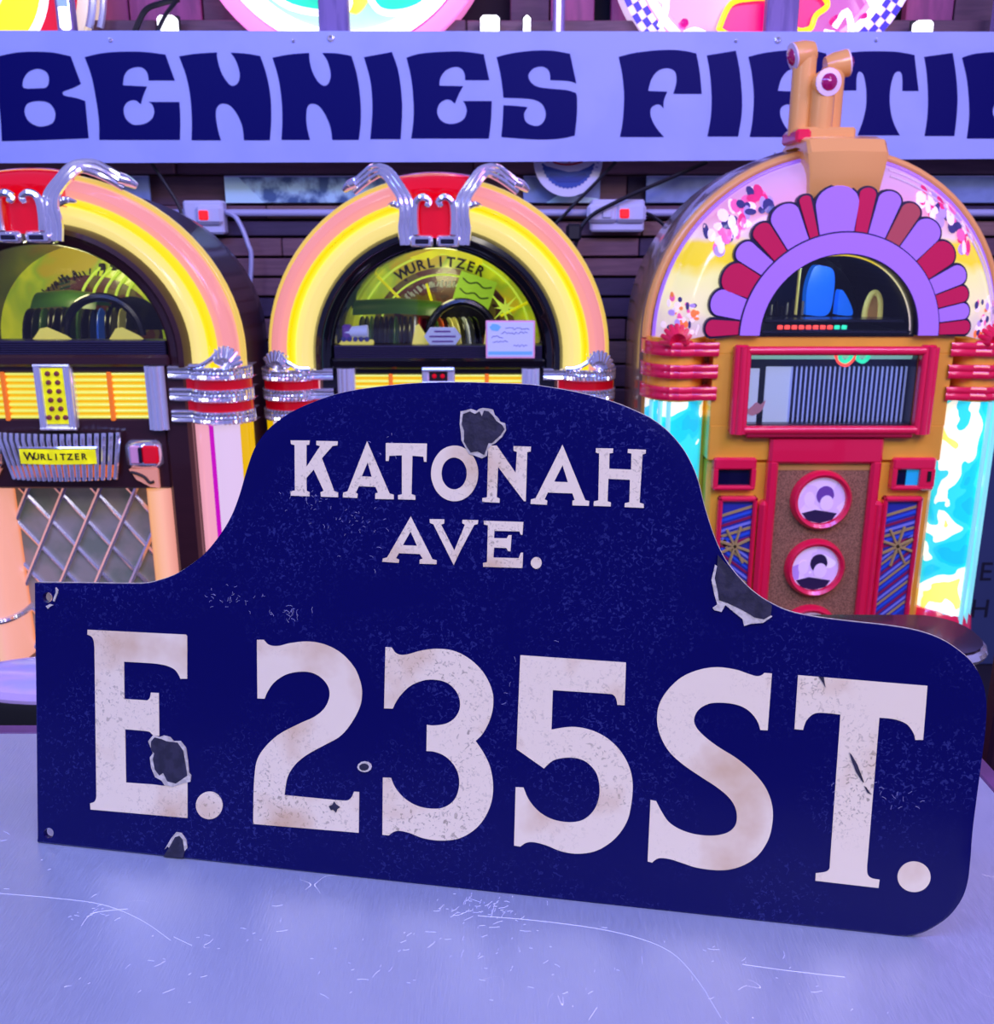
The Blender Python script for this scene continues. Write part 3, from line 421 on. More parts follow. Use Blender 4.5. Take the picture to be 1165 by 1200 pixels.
# white glowing blocks above the banner edge
for x, w, z, lab in ((-.935, .052, 1.925, 'white glowing light block left of the mint neon sign'), (-.02, .054, 1.925, 'white glowing light block right of the mint neon sign'), (.085, .02, 1.925, 'narrow white glowing light block between the two round neon signs'), (1.21, .05, 1.912, 'white glowing light block right of the pink neon sign')):
    t = thing('light_block', lab, 'light', (x, 3.06, z))
    MB().rbox(-w/2, w/2, -.02, .02, -.04, .025, .008).build('lens', 'light_white', t); MB().rbox(-w/2-.003, w/2+.003, .018, .03, -.045, .03, .003).build('housing', 'black', t)
t = thing('light_tube', 'upright white light tube above the banner left end', 'light', (-1.205, 2.998, 1.905)); MB().rbox(-.014, .014, 0, .02, 0, .16, .006).build('lens', 'light_white', t); MB().rbox(-.014, .014, -.002, .022, .055, .085, .004).build('collar', 'pic_c', t)
t = thing('light_rod', 'slim white light rod on the post between the round neon signs', 'light', (.172, 3.012, 1.88)); MB().tube([(0, 0, 0), (0, 0, .12)], .005, 8).build('lens', 'light_white', t); MB().lathe([(0, .12), (.007, .12), (.007, .13), (0, .13)], 12).build('cap', 'pvc', t)
# round neon signs
def ring(r0, r1, y0, y1, n=72): return MB().plate([circ(0, 0, r1, n), circ(0, 0, r0, n)], y0, y1)
def neon(cx, cz, label): return thing('neon_sign', label, 'sign', (cx, 3.10, cz))
Rm = .443; t = neon(-.437, 2.262, 'round mint and pink neon sign behind a violet post'); 
MB().lathe([(0, .10), (Rm, .10), (Rm, .0), (Rm-.01, -.005)], 72, axis='y').build('can', 'n_pink', t, True)
o = MB().plate([circ(0, 0, Rm-.08, 72)], .01, .02).build('face', 'n_face_mint', t); o.location.z = 0
MATS['n_face_mint'].node_tree.nodes['Map Range'].inputs['From Min'].default_value = 1.80-2.262; MATS['n_face_mint'].node_tree.nodes['Map Range'].inputs['From Max'].default_value = 2.03-2.262
ring(Rm-.045, Rm-.003, -.006, .004).build('outer_rim', 'n_pink', t); ring(Rm-.058, Rm-.045, -.003, .006).build('red_band', 'n_magenta', t); ring(Rm-.10, Rm-.058, 0, .015).build('inner_rim', 'n_white', t)
MB().tube([(x, -.02, z) for x, z in circ(0, 0, Rm-.055, 72)], .008, 8, True).build('tube', 'n_white', t, True)
for pts in ([(-.27, -.20), (-.15, -.285), (0, -.296), (.0, -.23), (-.15, -.19)], [(.06, -.23), (.10, -.292), (.17, -.298), (.235, -.27), (.25, -.21), (.15, -.20)]):
    q = [(v.x, v.z) for v in bez([(x, 0, z) for x, z in pts+[pts[0]]], 5)][:-1]
    MB().plate([q], -.004, .012).build('leaf', 'n_green', t); MB().tube([(x, -.02, z) for x, z in q], .009, 8, True).build('tube', 'n_white', t, True)
q = [(v.x, v.z) for v in bez([(x, 0, z) for x, z in [(-.04, -.25), (.03, -.298), (.075, -.24), (.02, -.21), (-.04, -.25)]], 5)][:-1]
MB().plate([q], -.006, .012).build('bud', 'n_yellow', t)
Rp = .455; t = neon(.765, 2.205, 'round pink neon sign with checkered rim and red lip shape')
MB().lathe([(0, .10), (Rp-.006, .10), (Rp-.006, .0), (Rp-.01, -.002)], 72, axis='y').build('can', 'check_white', t, True)
nf = MATS['n_face_pink'].node_tree.nodes['Map Range']; nf.inputs['From Min'].default_value -= .765; nf.inputs['From Max'].default_value -= .765
MB().plate([circ(0, 0, Rp-.09, 72)], .01, .02).build('face', 'n_face_pink', t)
ring(Rp-.055, Rp-.002, -.004, .004, 90).build('rim', 'check_white', t)
def seg(r0, r1, a0, a1): return [(r0*math.cos(a0), r0*math.sin(a0)), (r1*math.cos(a0), r1*math.sin(a0)), (r1*math.cos(a1), r1*math.sin(a1)), (r0*math.cos(a1), r0*math.sin(a1))]
NC = 108; chk = None
for k in range(NC):
    a = PI+k*2*PI/NC
    if math.sin(a) > -.3: continue
    for j in range(3):
        if (k+j) % 2: continue
        r0 = Rp-.055+j*.0175; MB().plate([seg(r0, r0+.0175, a, a+2*PI/NC)], -.0055, -.003).build('check', 'check_blue', t)
ring(Rp-.092, Rp-.058, -.002, .01, 90).build('inner_rim', 'n_pink', t)
MB().tube([(x, -.018, z) for x, z in circ(0, 0, Rp-.068, 72)], .011, 8, True).build('tube', 'n_white', t, True)
for pts in ([(-.13, -.285), (-.10, -.22), (-.04, -.205), (.04, -.20), (.055, -.17), (.04, -.27), (-.02, -.31), (-.10, -.30)], [(.075, -.19), (.12, -.185), (.16, -.20), (.175, -.225), (.145, -.25), (.13, -.285), (.085, -.28)]):
    q = [(v.x, v.z) for v in bez([(x, 0, z) for x, z in pts+[pts[0]]], 5)][:-1]
    MB().plate([q], -.004, .012).build('lip_shape', 'n_lip', t); MB().tube([(x, -.02, z) for x, z in q], .008, 8, True).build('tube', 'n_yellow', t, True)
for pts in ([(-.36, -.18), (-.31, -.2), (-.285, -.22), (-.29, -.255), (-.30, -.28)], [(-.31, -.17), (-.285, -.19), (-.285, -.22)], [(-.23, -.30), (-.20, -.29), (-.17, -.30)], [(.20, -.28), (.23, -.24), (.25, -.29)], [(.28, -.19), (.31, -.235)], [(.20, -.30), (.17, -.295)]):
    MB().tube(bez([(x, -.025, z) for x, z in pts], 4), .009, 8).build('tube', 'n_white', t, True)
for x, z in ((.205, -.26), (.285, -.255), (-.23, -.27)): MB().lathe([(0, -.03), (.012, -.025), (.012, .01)], 12, (x, 0, z), 'y').build('tube_support', 'n_magenta', t)
Rl = .335; t = neon(-1.492, 2.045, 'curved red and yellow neon sign with chrome clasp at the banner left end')
MB().lathe([(0, .10), (Rl, .10), (Rl, .0), (Rl-.02, -.004)], 72, axis='y').build('can', 'n_cream', t, True)
for r0, r1, m, nm in ((Rl-.035, Rl-.004, 'n_cream', 'outer_rim'), (Rl-.115, Rl-.035, 'n_red', 'red_band'), (Rl-.14, Rl-.115, 'n_white', 'white_band'), (Rl-.24, Rl-.14, 'n_yellow', 'yellow_band'), (.01, Rl-.24, 'n_cream', 'face')):
    ring(r0, r1, -.012, .012).build(nm, m, t)
for a0, a1, rr in ((-.36, .5, .012), (-.33, .5, .01)):
    MB().tube([((Rl+.012+(.03 if rr < .011 else 0))*math.cos(a), -.02, (Rl+.012+(.03 if rr < .011 else 0))*math.sin(a)) for a in [a0+(a1-a0)*i/16 for i in range(17)]], rr, 8).build('clasp', 'chrome_soft', t, True)
# blue-grey board right of the yellow jukebox
b = thing('lettered_board', 'slate blue board with dark capital letters beside the yellow jukebox', 'board', (1.72, 2.95, 0))
MB().rbox(-.55, .45, 0, .02, 0, 1.02, .004).build('panel', 'slate_blue', b)
for s_, z in (('HE', .320), ('CH', .194)):
    text('lettering', s_, .088, 'slate_ink', b, (-.205, -.001, z), ext=.001, space=1.35)
MB().tube([(-.20, -.012, 1.0), (-.05, -.012, .62)], .012, 6).build('strut', 'black', b)
# ------------------------------------------------------------------ classic arched jukeboxes
def arch(r, zs, kz, ext, n=40):
    """points (x, z, nx, nz) up the right side, over the top, down the left"""
    out = [(r, zs-ext, 1, 0)]+[(r*math.cos(PI*i/n), zs+r*math.sin(PI*i/n)*kz, math.cos(PI*i/n), math.sin(PI*i/n)*kz) for i in range(n+1)]+[(-r, zs-ext, -1, 0)]
    return out
def arch_tube(r, wr, wy, yc, zs, kz, ext, seg=12):
    rows = []
    for x, z, nx, nz in arch(r, zs, kz, ext):
        rows.append([(x+nx*wr*math.cos(2*PI*k/seg), yc+wy*math.sin(2*PI*k/seg), z+nz*wr*math.cos(2*PI*k/seg)) for k in range(seg)])
    m = MB(); m.grid(rows, False, True); m.f += [tuple(range(seg)), tuple(len(m.v)-seg+k for k in range(seg))[::-1]]; return m
def half_disc(r, zs, kz, z0, n=40): return [(r*math.cos(PI*i/n), zs+r*math.sin(PI*i/n)*kz) for i in range(n+1)]+[(-r, z0), (r, z0)]
def band_path(sd, off=0):
    """plan path (x, y) of the side bands: flat on the door, then round the light column"""
    pts = [(.256 if not off else .293, -.012-off), (.296, -.014-off)]
    nb = 12 if off else 38
    for i in range(nb+1):
        a = (PI-.62)*(1-i/nb)+.12*(i/nb); pts.append((.363+(.073+off)*math.cos(a), .03-(.075+off)*math.sin(a)))
    return [(sd*x, y) for x, y in pts]
def band(sd, z0, z1, off=0, ribs=True, back=.06):
    m = MB(); P_ = band_path(sd, off); rows = []
    nz = 9
    for i, (x, y) in enumerate(P_):
        row = []
        fl = .0032*(i % 2) if ribs and i > 2 else 0
        for k in range(nz):
            t = k/(nz-1); b = -.0045*abs(math.sin(t*PI*3)) if ribs else 0
            row.append((x, y+b-fl, z0+(z1-z0)*t))
        rows.append([(x, back, z0)]+row+[(x, back, z1)])
    m.grid(rows); return m
REC = MB().lathe([(0, -.0012), (.087, -.0012), (.088, 0), (.087, .0012), (0, .0012)], 28, axis='x')
def record(x, y, z, m, label, group, s=1.0, rz=0, ry=0):
    o = REC.build('vinyl_record', m, None, True) if ('r', m) not in bases else dup(bases[('r', m)], (0, 0, 0)); bases[('r', m)] = o
    o.location = (x, y, z); o.rotation_euler = (0, ry, rz); o.scale = (1.6, s, s); return tag(o, label, 'record', group)
def arc_text(s, r, a0, a1, size, m, root, y, zs, kz):
    for i, ch in enumerate(s):
        a = a0+(a1-a0)*(i+.5)/len(s)
        text('lettering', ch, size, m, root, (r*math.cos(a), y, zs+r*math.sin(a)*kz), (PI/2, -(a-PI/2), 0), .001, bold=.0012)
def arc_marks(r, a0, a1, n, h, m, root, y, zs, kz):
    g = random.Random(n); mb = MB()
    for i in range(n):
        a = a0+(a1-a0)*(i+.5)/n+g.uniform(-.01, .01); q0, q1 = r-h*g.uniform(.2, .6), r+h*g.uniform(.2, .6); b = a+g.uniform(-.05, .05)
        mb.tube([(q0*math.cos(a), y, zs+q0*math.sin(a)*kz), (q1*math.cos(b), y, zs+q1*math.sin(b)*kz)], g.uniform(.0018, .0032), 5)
    mb.build('printed_marks', m, root)
def jukebox(loc, zs, kz, body, label, dark):
    t = thing('jukebox', label, 'jukebox', loc)
    # hood and body shell
    prof = [(.396, .03), (.406, .05), (.402, .10), (.390, .16), (.388, .33), (.378, .42), (.34, .50), (.25, .54)]
    rows = []
    for x, z, nx, nz in arch(1, zs, kz, zs-.06, 36):
        rows.append([])
    base = arch(1, zs, kz, 0, 36)
    rows = []
    for k, (r, y) in enumerate(prof):
        row = [(r, y, .03)]+[(r*math.cos(PI*i/36), y, zs+r*math.sin(PI*i/36)*kz) for i in range(37)]+[(-r, y, .03)]
        rows.append(row)
    m = MB(); m.grid(rows); m.add(rows[-1], [tuple(range(len(rows[-1])))])
    m.build('body_shell', body, t, True)
    # door and plinth
    m = MB(); m.rbox(-.29, .29, .0, .07, .20, zs-.315, .01)
    m = MB(); m.rbox(.232, .292, 0, .16, .20, zs-.025, .008); m.rbox(-.292, -.232, 0, .16, .20, zs-.025, .008); m.rbox(-.235, .235, .005, .07, zs-.31, zs-.148, .004); m.rbox(-.235, .235, .03, .16, .20, .36, .01); m.rbox(-.235, .235, .005, .07, zs-.046, zs-.025, .004)
    m.build('door', body, t)
    m = MB(); m.rbox(-.432, .432, -.05, .10, .0, .21, .03); m.rbox(-.388, .388, .08, .45, 0, .2, .03); m.build('plinth', body, t)
    # arch light tubes
    for nm, r, wr, wy, yc, mt in (('outer_edge_tube', .4125, .0065, .014, .034, 'edge_tube'), ('pink_arch_tube', .385, .0235, .042, .022, 'pink_tube'), ('yellow_arch_tube', .3570, .0105, .043, .010, 'yellow_tube'), ('cream_arch_tube', .327, .0235, .042, .022, 'cream_tube')):
        arch_tube(r, wr, wy, yc, zs, kz, .035).build(nm, mt, t, True)
    # dark window surround (convex moulding) and its inner step
    rows = []
    for x, z, nx, nz in arch(1, zs, kz, .03):
        sx = 1 if nx >= 0 else -1
        rows.append([])
    prof = [(.304, .03), (.303, -.005), (.295, -.018), (.284, -.02), (.274, -.008), (.266, -.006), (.257, .0), (.253, .012), (.253, .30)]
    rows = []
    for r, y in prof:
        rows.append([(r, y, zs-.03)]+[(r*math.cos(PI*i/40), y, zs+r*math.sin(PI*i/40)*kz) for i in range(41)]+[(-r, y, zs-.03)])
    MB().grid(rows).build('window_surround', dark, t, True)
    # grooved sill
    m = MB()
    for k in range(6): m.rbox(-.252, .252, -.006, .02, zs-.004+k*.005, zs-.004+k*.005+.0036, .001)
    m.box(-.252, .252, .0, .03, zs-.005, zs+.026); m.build('grooved_sill', 'slat_dark', t)
    m = MB(); m.rbox(-.26, .26, -.012, .03, zs-.030, zs-.004, .006); m.build('sill_rail', dark, t)
    MB().box(-.253, .253, .02, .062, zs+.018, zs+.024).build('shelf', 'slat_dark', t)
    MB().plate([half_disc(.255, zs, kz, zs)], .295, .30).build('backboard', 'back_print', t)
    MB().plate([half_disc(.256, zs, kz, zs+.024)], .006, .008).build('window_glass', 'pane', t)
    # fluted light panel
    m = MB(); m.box(-.21, .21, .02, .03, zs-.155, zs-.042); m.build('panel_back', 'orange_div', t)
    for k in range(8):
        z = zs-.048-.0138*k
        for x0, x1 in ((-.205, -.122), (-.114, .0), (.0, .114), (.122, .205)):
            pass
        rows = [[(x, .02-.012*math.cos(a), .0065*math.sin(a)) for a in [-PI/2+PI*j/8 for j in range(9)]] for x in (-.205, .205)]
        MB().grid(rows).build('light_flute', 'bar_lit', t, True, (0, 0, z))
    for x in (-.118, .118): MB().rbox(x-.005, x+.005, .002, .02, zs-.153, zs-.043, .002).build('divider', 'orange_div', t)
    # selector, pilasters
    for sd in (-1, 1):
        m = MB()
        for k in range(4): m.tube([(sd*(.209+k*.0105), -.004-.012*math.sin(PI*(k+.5)/4), zs-.170), (sd*(.209+k*.0105), -.004-.012*math.sin(PI*(k+.5)/4), zs-.028)], .0065, 8)
        m.rbox(sd*.225-.021, sd*.225+.021, .0, .02, zs-.173, zs-.026, .004); m.build('pilaster', 'chrome_soft', t, True)
    if dark == 'black_gloss':
        m = MB()
        for k in range(5): m.tube([(-.038, -.012, zs-.030-k*.034), (.038, -.012, zs-.030-k*.034)], .006, 8)
        m.rbox(-.04, -.022, -.014, .02, zs-.169, zs-.026, .004); m.rbox(.022, .04, -.014, .02, zs-.169, zs-.026, .004); m.build('selector_frame', 'chrome_soft', t, True)
        MB().rbox(-.024, .024, -.008, .02, zs-.165, zs-.03, .002).build('selector_plate', 'black', t)
        for k in range(4):
            for x in (-.010, .010): MB().lathe([(0, -.014), (.004, -.013), (.006, -.008)], 10, (x, 0, zs-.047-k*.03), 'y').build('button', 'red_glow', t, True)
    else:
        m = MB()
        for x in (-.036, -.029, .029, .036): m.tube([(x, -.01, zs-.169), (x, -.01, zs-.026)], .005, 8)
        m.rbox(-.04, .04, -.004, .02, zs-.169, zs-.026, .003)
        for z in (zs-.167, zs-.028): m.tube([(-.04, -.01, z), (.04, -.01, z)], .005, 8)
        m.build('selector_frame', 'chrome_soft', t, True)
        MB().rbox(-.027, .027, -.010, .0, zs-.158, zs-.032, .002).build('selector_plate', 'plate_yellow', t)
        for k in range(6):
            for x in ((-.010, .010) if k < 5 else (-.018, 0, .018)):
                MB().lathe([(0, -.017), (.004, -.0165), (.0062, -.012), (.0065, -.009)], 12, (x, 0, zs-.045-k*.0195), 'y').build('button', 'button', t, True)
    # name plate of chrome ribs
    MB().plate([[(-.125, zs-.18), (.125, zs-.18), (.108, zs-.28), (-.108, zs-.28)]], -.004, .01).build('plate_back', 'black', t)
    MB().plate([[(-.118, zs-.252), (.118, zs-.252), (.108, zs-.28), (-.108, zs-.28)]], -.009, -.003).build('plate_glow', 'orange_div', t)
    NR = 19
    for k in range(NR):
        q = -1+2*k/(NR-1); x0, x1 = q*.132, q*.114
        MB().tube([(x0, -.012-.02*(1-q*q), zs-.176), (x0, -.016-.02*(1-q*q), zs-.19), (x1, -.010-.02*(1-q*q), zs-.283)], .0052, 8).build('rib', 'chrome', t, True)
    rows = [[(x, -.040+.02*(x/.132)**2, z) for z in (zs-.243, zs-.207)] for x in [-.085+.17*i/10 for i in range(11)]]
    MB().grid(rows).build('nameplate', 'plate_yellow', t, True)
    MB().tube(bez([(-.088, -.030, zs-.207), (0, -.041, zs-.205), (.088, -.030, zs-.207)]), .003, 6).build('nameplate_edge', 'chrome', t, True)
    for i, ch in enumerate('WURLITZER'):
        x = -.06+.015*i; text('lettering', ch, .026 if i == 0 else .020, 'print_ink', t, (x, -.0412+.02*(x/.132)**2, zs-.226), ext=.0006, bold=.0006)
    for sd in (-1, 1):
        MB().rbox(sd*.181-.041, sd*.181+.041, -.014, .02, zs-.262, zs-.196, .012).build('coin_unit', 'chrome', t, True)
        MB().rbox(sd*.199-.018, sd*.199+.018, -.017, .0, zs-.248, zs-.206, .004).build('coin_insert', 'red_glow', t)
        MB().rbox(sd*.166-.012, sd*.166+.012, -.017, .0, zs-.248, zs-.206, .003).build('coin_insert', 'pink_edge', t)
        MB().rbox(sd*.178-.004, sd*.178+.004, -.020, .0, zs-.245, zs-.209, .002).build('coin_slot', 'dim_steel', t)
        q = [(sd*.145, zs-.262), (sd*.21, zs-.262), (sd*.21, zs-.306), (sd*.19, zs-.303), (sd*.16, zs-.286)]
        MB().plate([q if sd > 0 else q[::-1]], -.006, .004).build('scroll_insert', 'peach', t)
        MB().tube(bez([(sd*.15, -.008, zs-.268), (sd*.165, -.008, zs-.272), (sd*.18, -.008, zs-.280), (sd*.19, -.008, zs-.292), (sd*.20, -.008, zs-.290)]), .0035, 6).build('scroll', 'print_ink', t, True)
    # speaker grille
    gz0, gz1, gx = .30, zs-.308, .168
    MB().box(-gx-.01, gx+.01, .085, .095, gz0, gz1+.004).build('grille_cloth', 'grille_cloth', t)
    sp = .085
    for sgn, sl in ((1, 1.95), (-1, 1.25)):
        for k in range(-8, 9):
            # line z = zc + sgn*sl*(x - k*sp); clip to the rectangle
            zc = gz1-.10; x0, x1 = -gx, gx
            xa = k*sp+(gz0-zc)/(sgn*sl); xb = k*sp+(gz1-zc)/(sgn*sl)
            lo, hi = max(x0, min(xa, xb)), min(x1, max(xa, xb))
            if hi-lo < .02: continue
            MB().tube([(x, .078 if sgn > 0 else .082, zc+sgn*sl*(x-k*sp)) for x in (lo, hi)], .0060, 6).build('lattice_bar', 'chrome', t, True)
    for sd in (-1, 1):
        rows = [[(sd*.198+.033*math.cos(a), .085-.10*math.sin(a)**.8, z) for a in [PI*i/12 for i in range(13)]] for z in (.36, zs-.312)]
        m = MB(); m.grid(rows); m.f.append(tuple(range(13, 26))); m.build('side_pillar', 'pillar_right' if sd > 0 else 'pillar_left', t, True)
        MB().tube([(sd*.198+.034*math.cos(a), .085-.102*math.sin(a)**.8, .478) for a in [PI*i/12 for i in range(13)]], .008, 8).build('pillar_ring', 'chrome', t, True)
    m = MB()
    for k in range(12): m.tube([(-.16+k*.027, .06, zs-.312), (-.14+k*.027, .06, zs-.305)], .006, 6)
    m.build('grille_trim', 'chrome', t, True)
    # side light columns with bands
    for sd in (-1, 1):
        for nm, x0, x1, mt in (('pink_column', .293, .341, 'column_pink'), ('magenta_line', .341, .352, 'column_magenta'), ('white_column', .352, .407, 'column_white'), ('yellow_column', .407, .430, 'column_yellow')):
            rows = []
            for z in (.20, zs-.03):
                row = []
                for i in range(7):
                    x = x0+(x1-x0)*i/6; u_ = (x-.363)/.0705; u_ = max(-1, min(1, u_)); row.append((sd*x, .035-.068*math.sqrt(max(0, 1-u_*u_)), z))
                rows.append(row)
            MB().grid(rows).build(nm, mt, t, True)
        for k in range(3):
            band(sd, zs-.056-k*.0488, zs-.028-k*.0488).build('chrome_band', 'chrome', t, True)
            if k < 2: band(sd, zs-.079-k*.0488, zs-.056-k*.0488, -.004, False).build('red_insert', 'red_insert', t, True)
        m = MB()
        for k in range(9):
            a = PI*(k+.5)/9*.8+.1; c = (sd*.388, -.03, zs-.028)
            m.tube([(c[0], c[1], c[2]), (c[0]+.020*math.cos(a), c[1]-.012, c[2]+.022*math.sin(a)), (c[0]+.036*math.cos(a), c[1]+.004, c[2]+.044*math.sin(a))], [.003, .0062, .0045], 8)
        m.tube(bez([(sd*.31, -.03, zs-.026), (sd*.335, -.035, zs-.024), (sd*.36, -.036, zs-.010), (sd*.375, -.03, zs+.006)]), .006, 8)
        m.build('shell_ornament', 'chrome', t, True)
    # crown
    rows = []
    for i in range(17):
        a = PI*(.5-.066)+PI*.132*i/16
        row = []
        for k in range(13):
            b = 2*PI*k/13; row.append(((.383+.043*math.cos(b))*math.cos(a), .02+.062*math.sin(b), zs+(.383+.043*math.cos(b))*math.sin(a)*kz))
        rows.append(row)
    m = MB(); m.grid(rows, False, True); m.f += [tuple(range(13)), tuple(16*13+k for k in range(13))]; m.build('red_crown', 'red_glow', t, True)
    rows = [[(x, -.05-.012*math.cos(x/.045*PI/2), zs+z*kz) for x in [-.042+.084*i/8 for i in range(9)]] for z in (.278, .30, .33, .362)]
    MB().grid(rows).build('crown_insert', 'red_glow', t, True)
    for sd in (-1, 1):
        q = lambda pts: bez([(sd*x, y, zs+z*kz) for x, y, z in pts], 6)
        m = MB()
        for o in (-.012, .0, .012):
            m.tube(q([(.062+o, -.06, .262), (.066+o, -.06, .30), (.062+o, -.062, .335), (.068+o, -.058, .365), (.088+o, -.05, .395), (.112+o*.6, -.035, .423-o*.5), (.14, -.015, .424-o), (.165, .0, .410-o), (.19, .01, .392-o)]), .0068, 8)
        m.build('crown_clasp', 'chrome', t, True)
        m = MB(); m.tube(q([(.010, -.068, .358), (.022, -.070, .366), (.036, -.068, .362), (.043, -.066, .345), (.044, -.066, .31), (.042, -.066, .285)]), .0085, 8)
        m.tube(q([(.008, -.068, .358), (.012, -.072, .350), (.018, -.07, .352)]), .006, 8); m.build('crown_hook', 'chrome', t, True)
        m = MB(); m.rbox(min(sd*.004, sd*.058), max(sd*.004, sd*.058), -.070, -.02, zs+.257*kz, zs+.284*kz, .005); m.build('crown_foot', 'chrome', t, True)
        m = MB(); m.rbox(min(sd*.012, sd*.046), max(sd*.012, sd*.046), -.0715, -.06, zs+.263*kz, zs+.277*kz, .003); m.build('crown_foot_inset', 'dim_steel', t, True)
        m = MB(); m.tube(q([(.075, -.05, .345), (.092, -.052, .352), (.108, -.04, .348)]), [.008, .008, .003], 8); m.build('crown_leaf', 'chrome', t, True)
        m = MB(); m.tube(q([(.185, .005, .402), (.20, .01, .396), (.215, .02, .385)]), [.013, .012, .007], 10); m.build('crown_knob', 'chrome', t, True)
    d = bpy.data.lights.new('window_lamp', 'POINT'); d.energy = .45; d.color = (1, .95, .45); d.shadow_soft_size = .03
    lo = bpy.data.objects.new('window_lamp', d); COL.objects.link(lo); lo.parent = t; lo.location = (0, .12, zs+.17*kz)
    return t
# brown jukebox on the left
Zl, Kl = 1.106, .905; jl = (-.979, 2.17, 0)
jL = jukebox(jl, Zl, Kl, 'brown_gloss', 'brown wooden jukebox with lit arch, yellow button panel and chrome diamond grille', 'brown_gloss')
Zm, Km = 1.07, 1.0; jm = (-.143, 2.40, 0)
jM = jukebox(jm, Zm, Km, 'black_body', 'black jukebox with lit pink and yellow arch in the middle of the row', 'black_gloss')
# printed backboards: fan lines, arched name, sheet and star
def backdrop(t, zs, kz, kind):
    y = .292
    if kind == 'm':
        MB().plate([[(.20*math.cos(a), zs+.20*math.sin(a)) for a in [PI*i/30 for i in range(31)]]], y, y+.002).build('printed_arch', 'back_print_brown', t)
        for r in (.182, .235):
            MB().tube([(r*math.cos(a), y-.001, zs+r*math.sin(a)) for a in [.25+2.6*i/30 for i in range(31)]], .0028, 6).build('lime_arc', 'lime_line', t, True)
        arc_text('WURLITZER', .214, PI*.69, PI*.33, .036, 'print_ink', t, y-.004, zs, kz)
        arc_marks(.158, PI*.74, PI*.40, 24, .018, 'rec_white', t, y-.004, zs, kz)
        s = MB().plate([[(-.05, -.045), (.05, -.045), (.05, .045), (-.05, .045)]], 0, .003).build('music_sheet', 'lime_sheet', t); s.location = (.082, y-.02, zs+.135); s.rotation_euler = (0, .32, 0)
        for k in range(3):
            l_ = MB().tube(bez([(-.04+.02*i, -.002, .024-.028*k+.004*(-1)**i) for i in range(5)], 3), .0022, 5).build('note_line', 'rec_green', s)
        st = [((.030 if k % 2 == 0 else .009)*(1.5 if k % 8 == 2 else 1)*math.cos(PI*k/8+PI/8*0), (.030 if k % 2 == 0 else .009)*(1.5 if k % 8 == 2 else 1)*math.sin(PI*k/8)) for k in range(16)]
        MB().plate([st], 0, .003).build('star', 'lime_line', t, False, (.165, y-.01, zs+.095))
        for a, r0, r1 in ((.45, .17, .25), (2.35, .165, .25), (1.85, .10, .165)):
            MB().tube([(r*math.cos(a), y-.004, zs+r*math.sin(a)) for r in (r0, r1)], .004, 6).build('lime_spoke', 'plate_yellow', t)
        MB().plate([[(v.x, v.z) for v in bez([(-.09, 0, zs+.225), (-.04, 0, zs+.22), (0, 0, zs+.235), (.05, 0, zs+.215), (.10, 0, zs+.205), (.09, 0, zs+.235), (0, 0, zs+.25), (-.09, 0, zs+.225)], 5)][:-1]], y-.004, y).build('yellow_cloud', 'plate_yellow', t)
    else:
        MB().plate([[(.17*math.cos(a)-.02, zs+.17*math.sin(a)*kz) for a in [PI*i/30 for i in range(31)]]], y, y+.002).build('printed_arch', 'back_print_brown', t)
        for k in range(5):
            x = -.045+.028*k
            MB().tube(bez([(x, y-.004, zs+.085), (x+.012, y-.004, zs+.12), (x+.035, y-.004, zs+.15), (x+.06, y-.004, zs+.172)], 5), .0032, 6).build('lime_arc', 'lime_line', t, True)
            MB().rbox(x+.055, x+.072, y-.006, y, zs+.165, zs+.182, .004).build('key_cap', 'print_ink' if k != 3 else 'rec_orange', t)
        MB().tube([(.105, y-.004, zs+.135), (.15, y-.004, zs+.155), (.185, y-.004, zs+.15)], .006, 6).build('lime_spoke', 'lime_line', t)
        MB().tube([(.125, y-.004, zs+.12), (.23, y-.004, zs+.075)], .005, 6).build('lime_spoke', 'lime_line', t); MB().tube([(.12, y-.004, zs+.105), (.22, y-.004, zs+.06)], .003, 6).build('lime_spoke', 'lime_line', t)
        arc_marks(.178, PI*.84, PI*.46, 20, .022, 'print_ink', t, y-.004, zs, kz)
        m = MB()
        for k in range(9): m.tube([(-.09, y-.003, zs+.055+k*.011), (-.065, y-.003, zs+.062+k*.011)], .003, 5)
        m.build('tooth_edge', 'rec_green', t)
backdrop(jM, Zm, Km, 'm'); backdrop(jL, Zl, Kl, 'l')
# records in both windows
cols = ['rec_black']*3+['rec_red', 'rec_black', 'rec_green', 'rec_black', 'rec_yellow', 'rec_black', 'rec_white', 'rec_black']
names = {'rec_black': 'black', 'rec_red': 'red', 'rec_green': 'green', 'rec_yellow': 'yellow', 'rec_white': 'white', 'rec_orange': 'orange', 'rec_blue': 'blue'}
seqM = ['rec_black', 'rec_black', 'rec_green', 'rec_black', 'rec_black', 'rec_black', 'rec_black', 'rec_green', 'rec_black', 'rec_black', 'rec_black', 'rec_white', 'rec_red', 'rec_black', 'rec_black', 'rec_green', 'rec_orange', 'rec_black', 'rec_yellow', 'rec_yellow', 'rec_black', 'rec_white', 'rec_black', 'rec_black']
for k, c in enumerate(seqM):
    x = -.205+k*.0125; s = .92 if x < -.05 else .86+.05*(k-12)/12
    record(jm[0]+x, jm[1]+.17, Zm+.002, c, '%s record standing edge-on in the black jukebox window' % names[c], 'records in the black jukebox window', s, (.25 if x > -.05 else .0)+.02*(k % 3))
seqL = ['rec_black', 'rec_black', 'rec_green', 'rec_black', 'rec_black', 'rec_black', 'rec_black', 'rec_green', 'rec_black', 'rec_black', 'rec_blue', 'rec_black', 'rec_black', 'rec_yellow', 'rec_black']
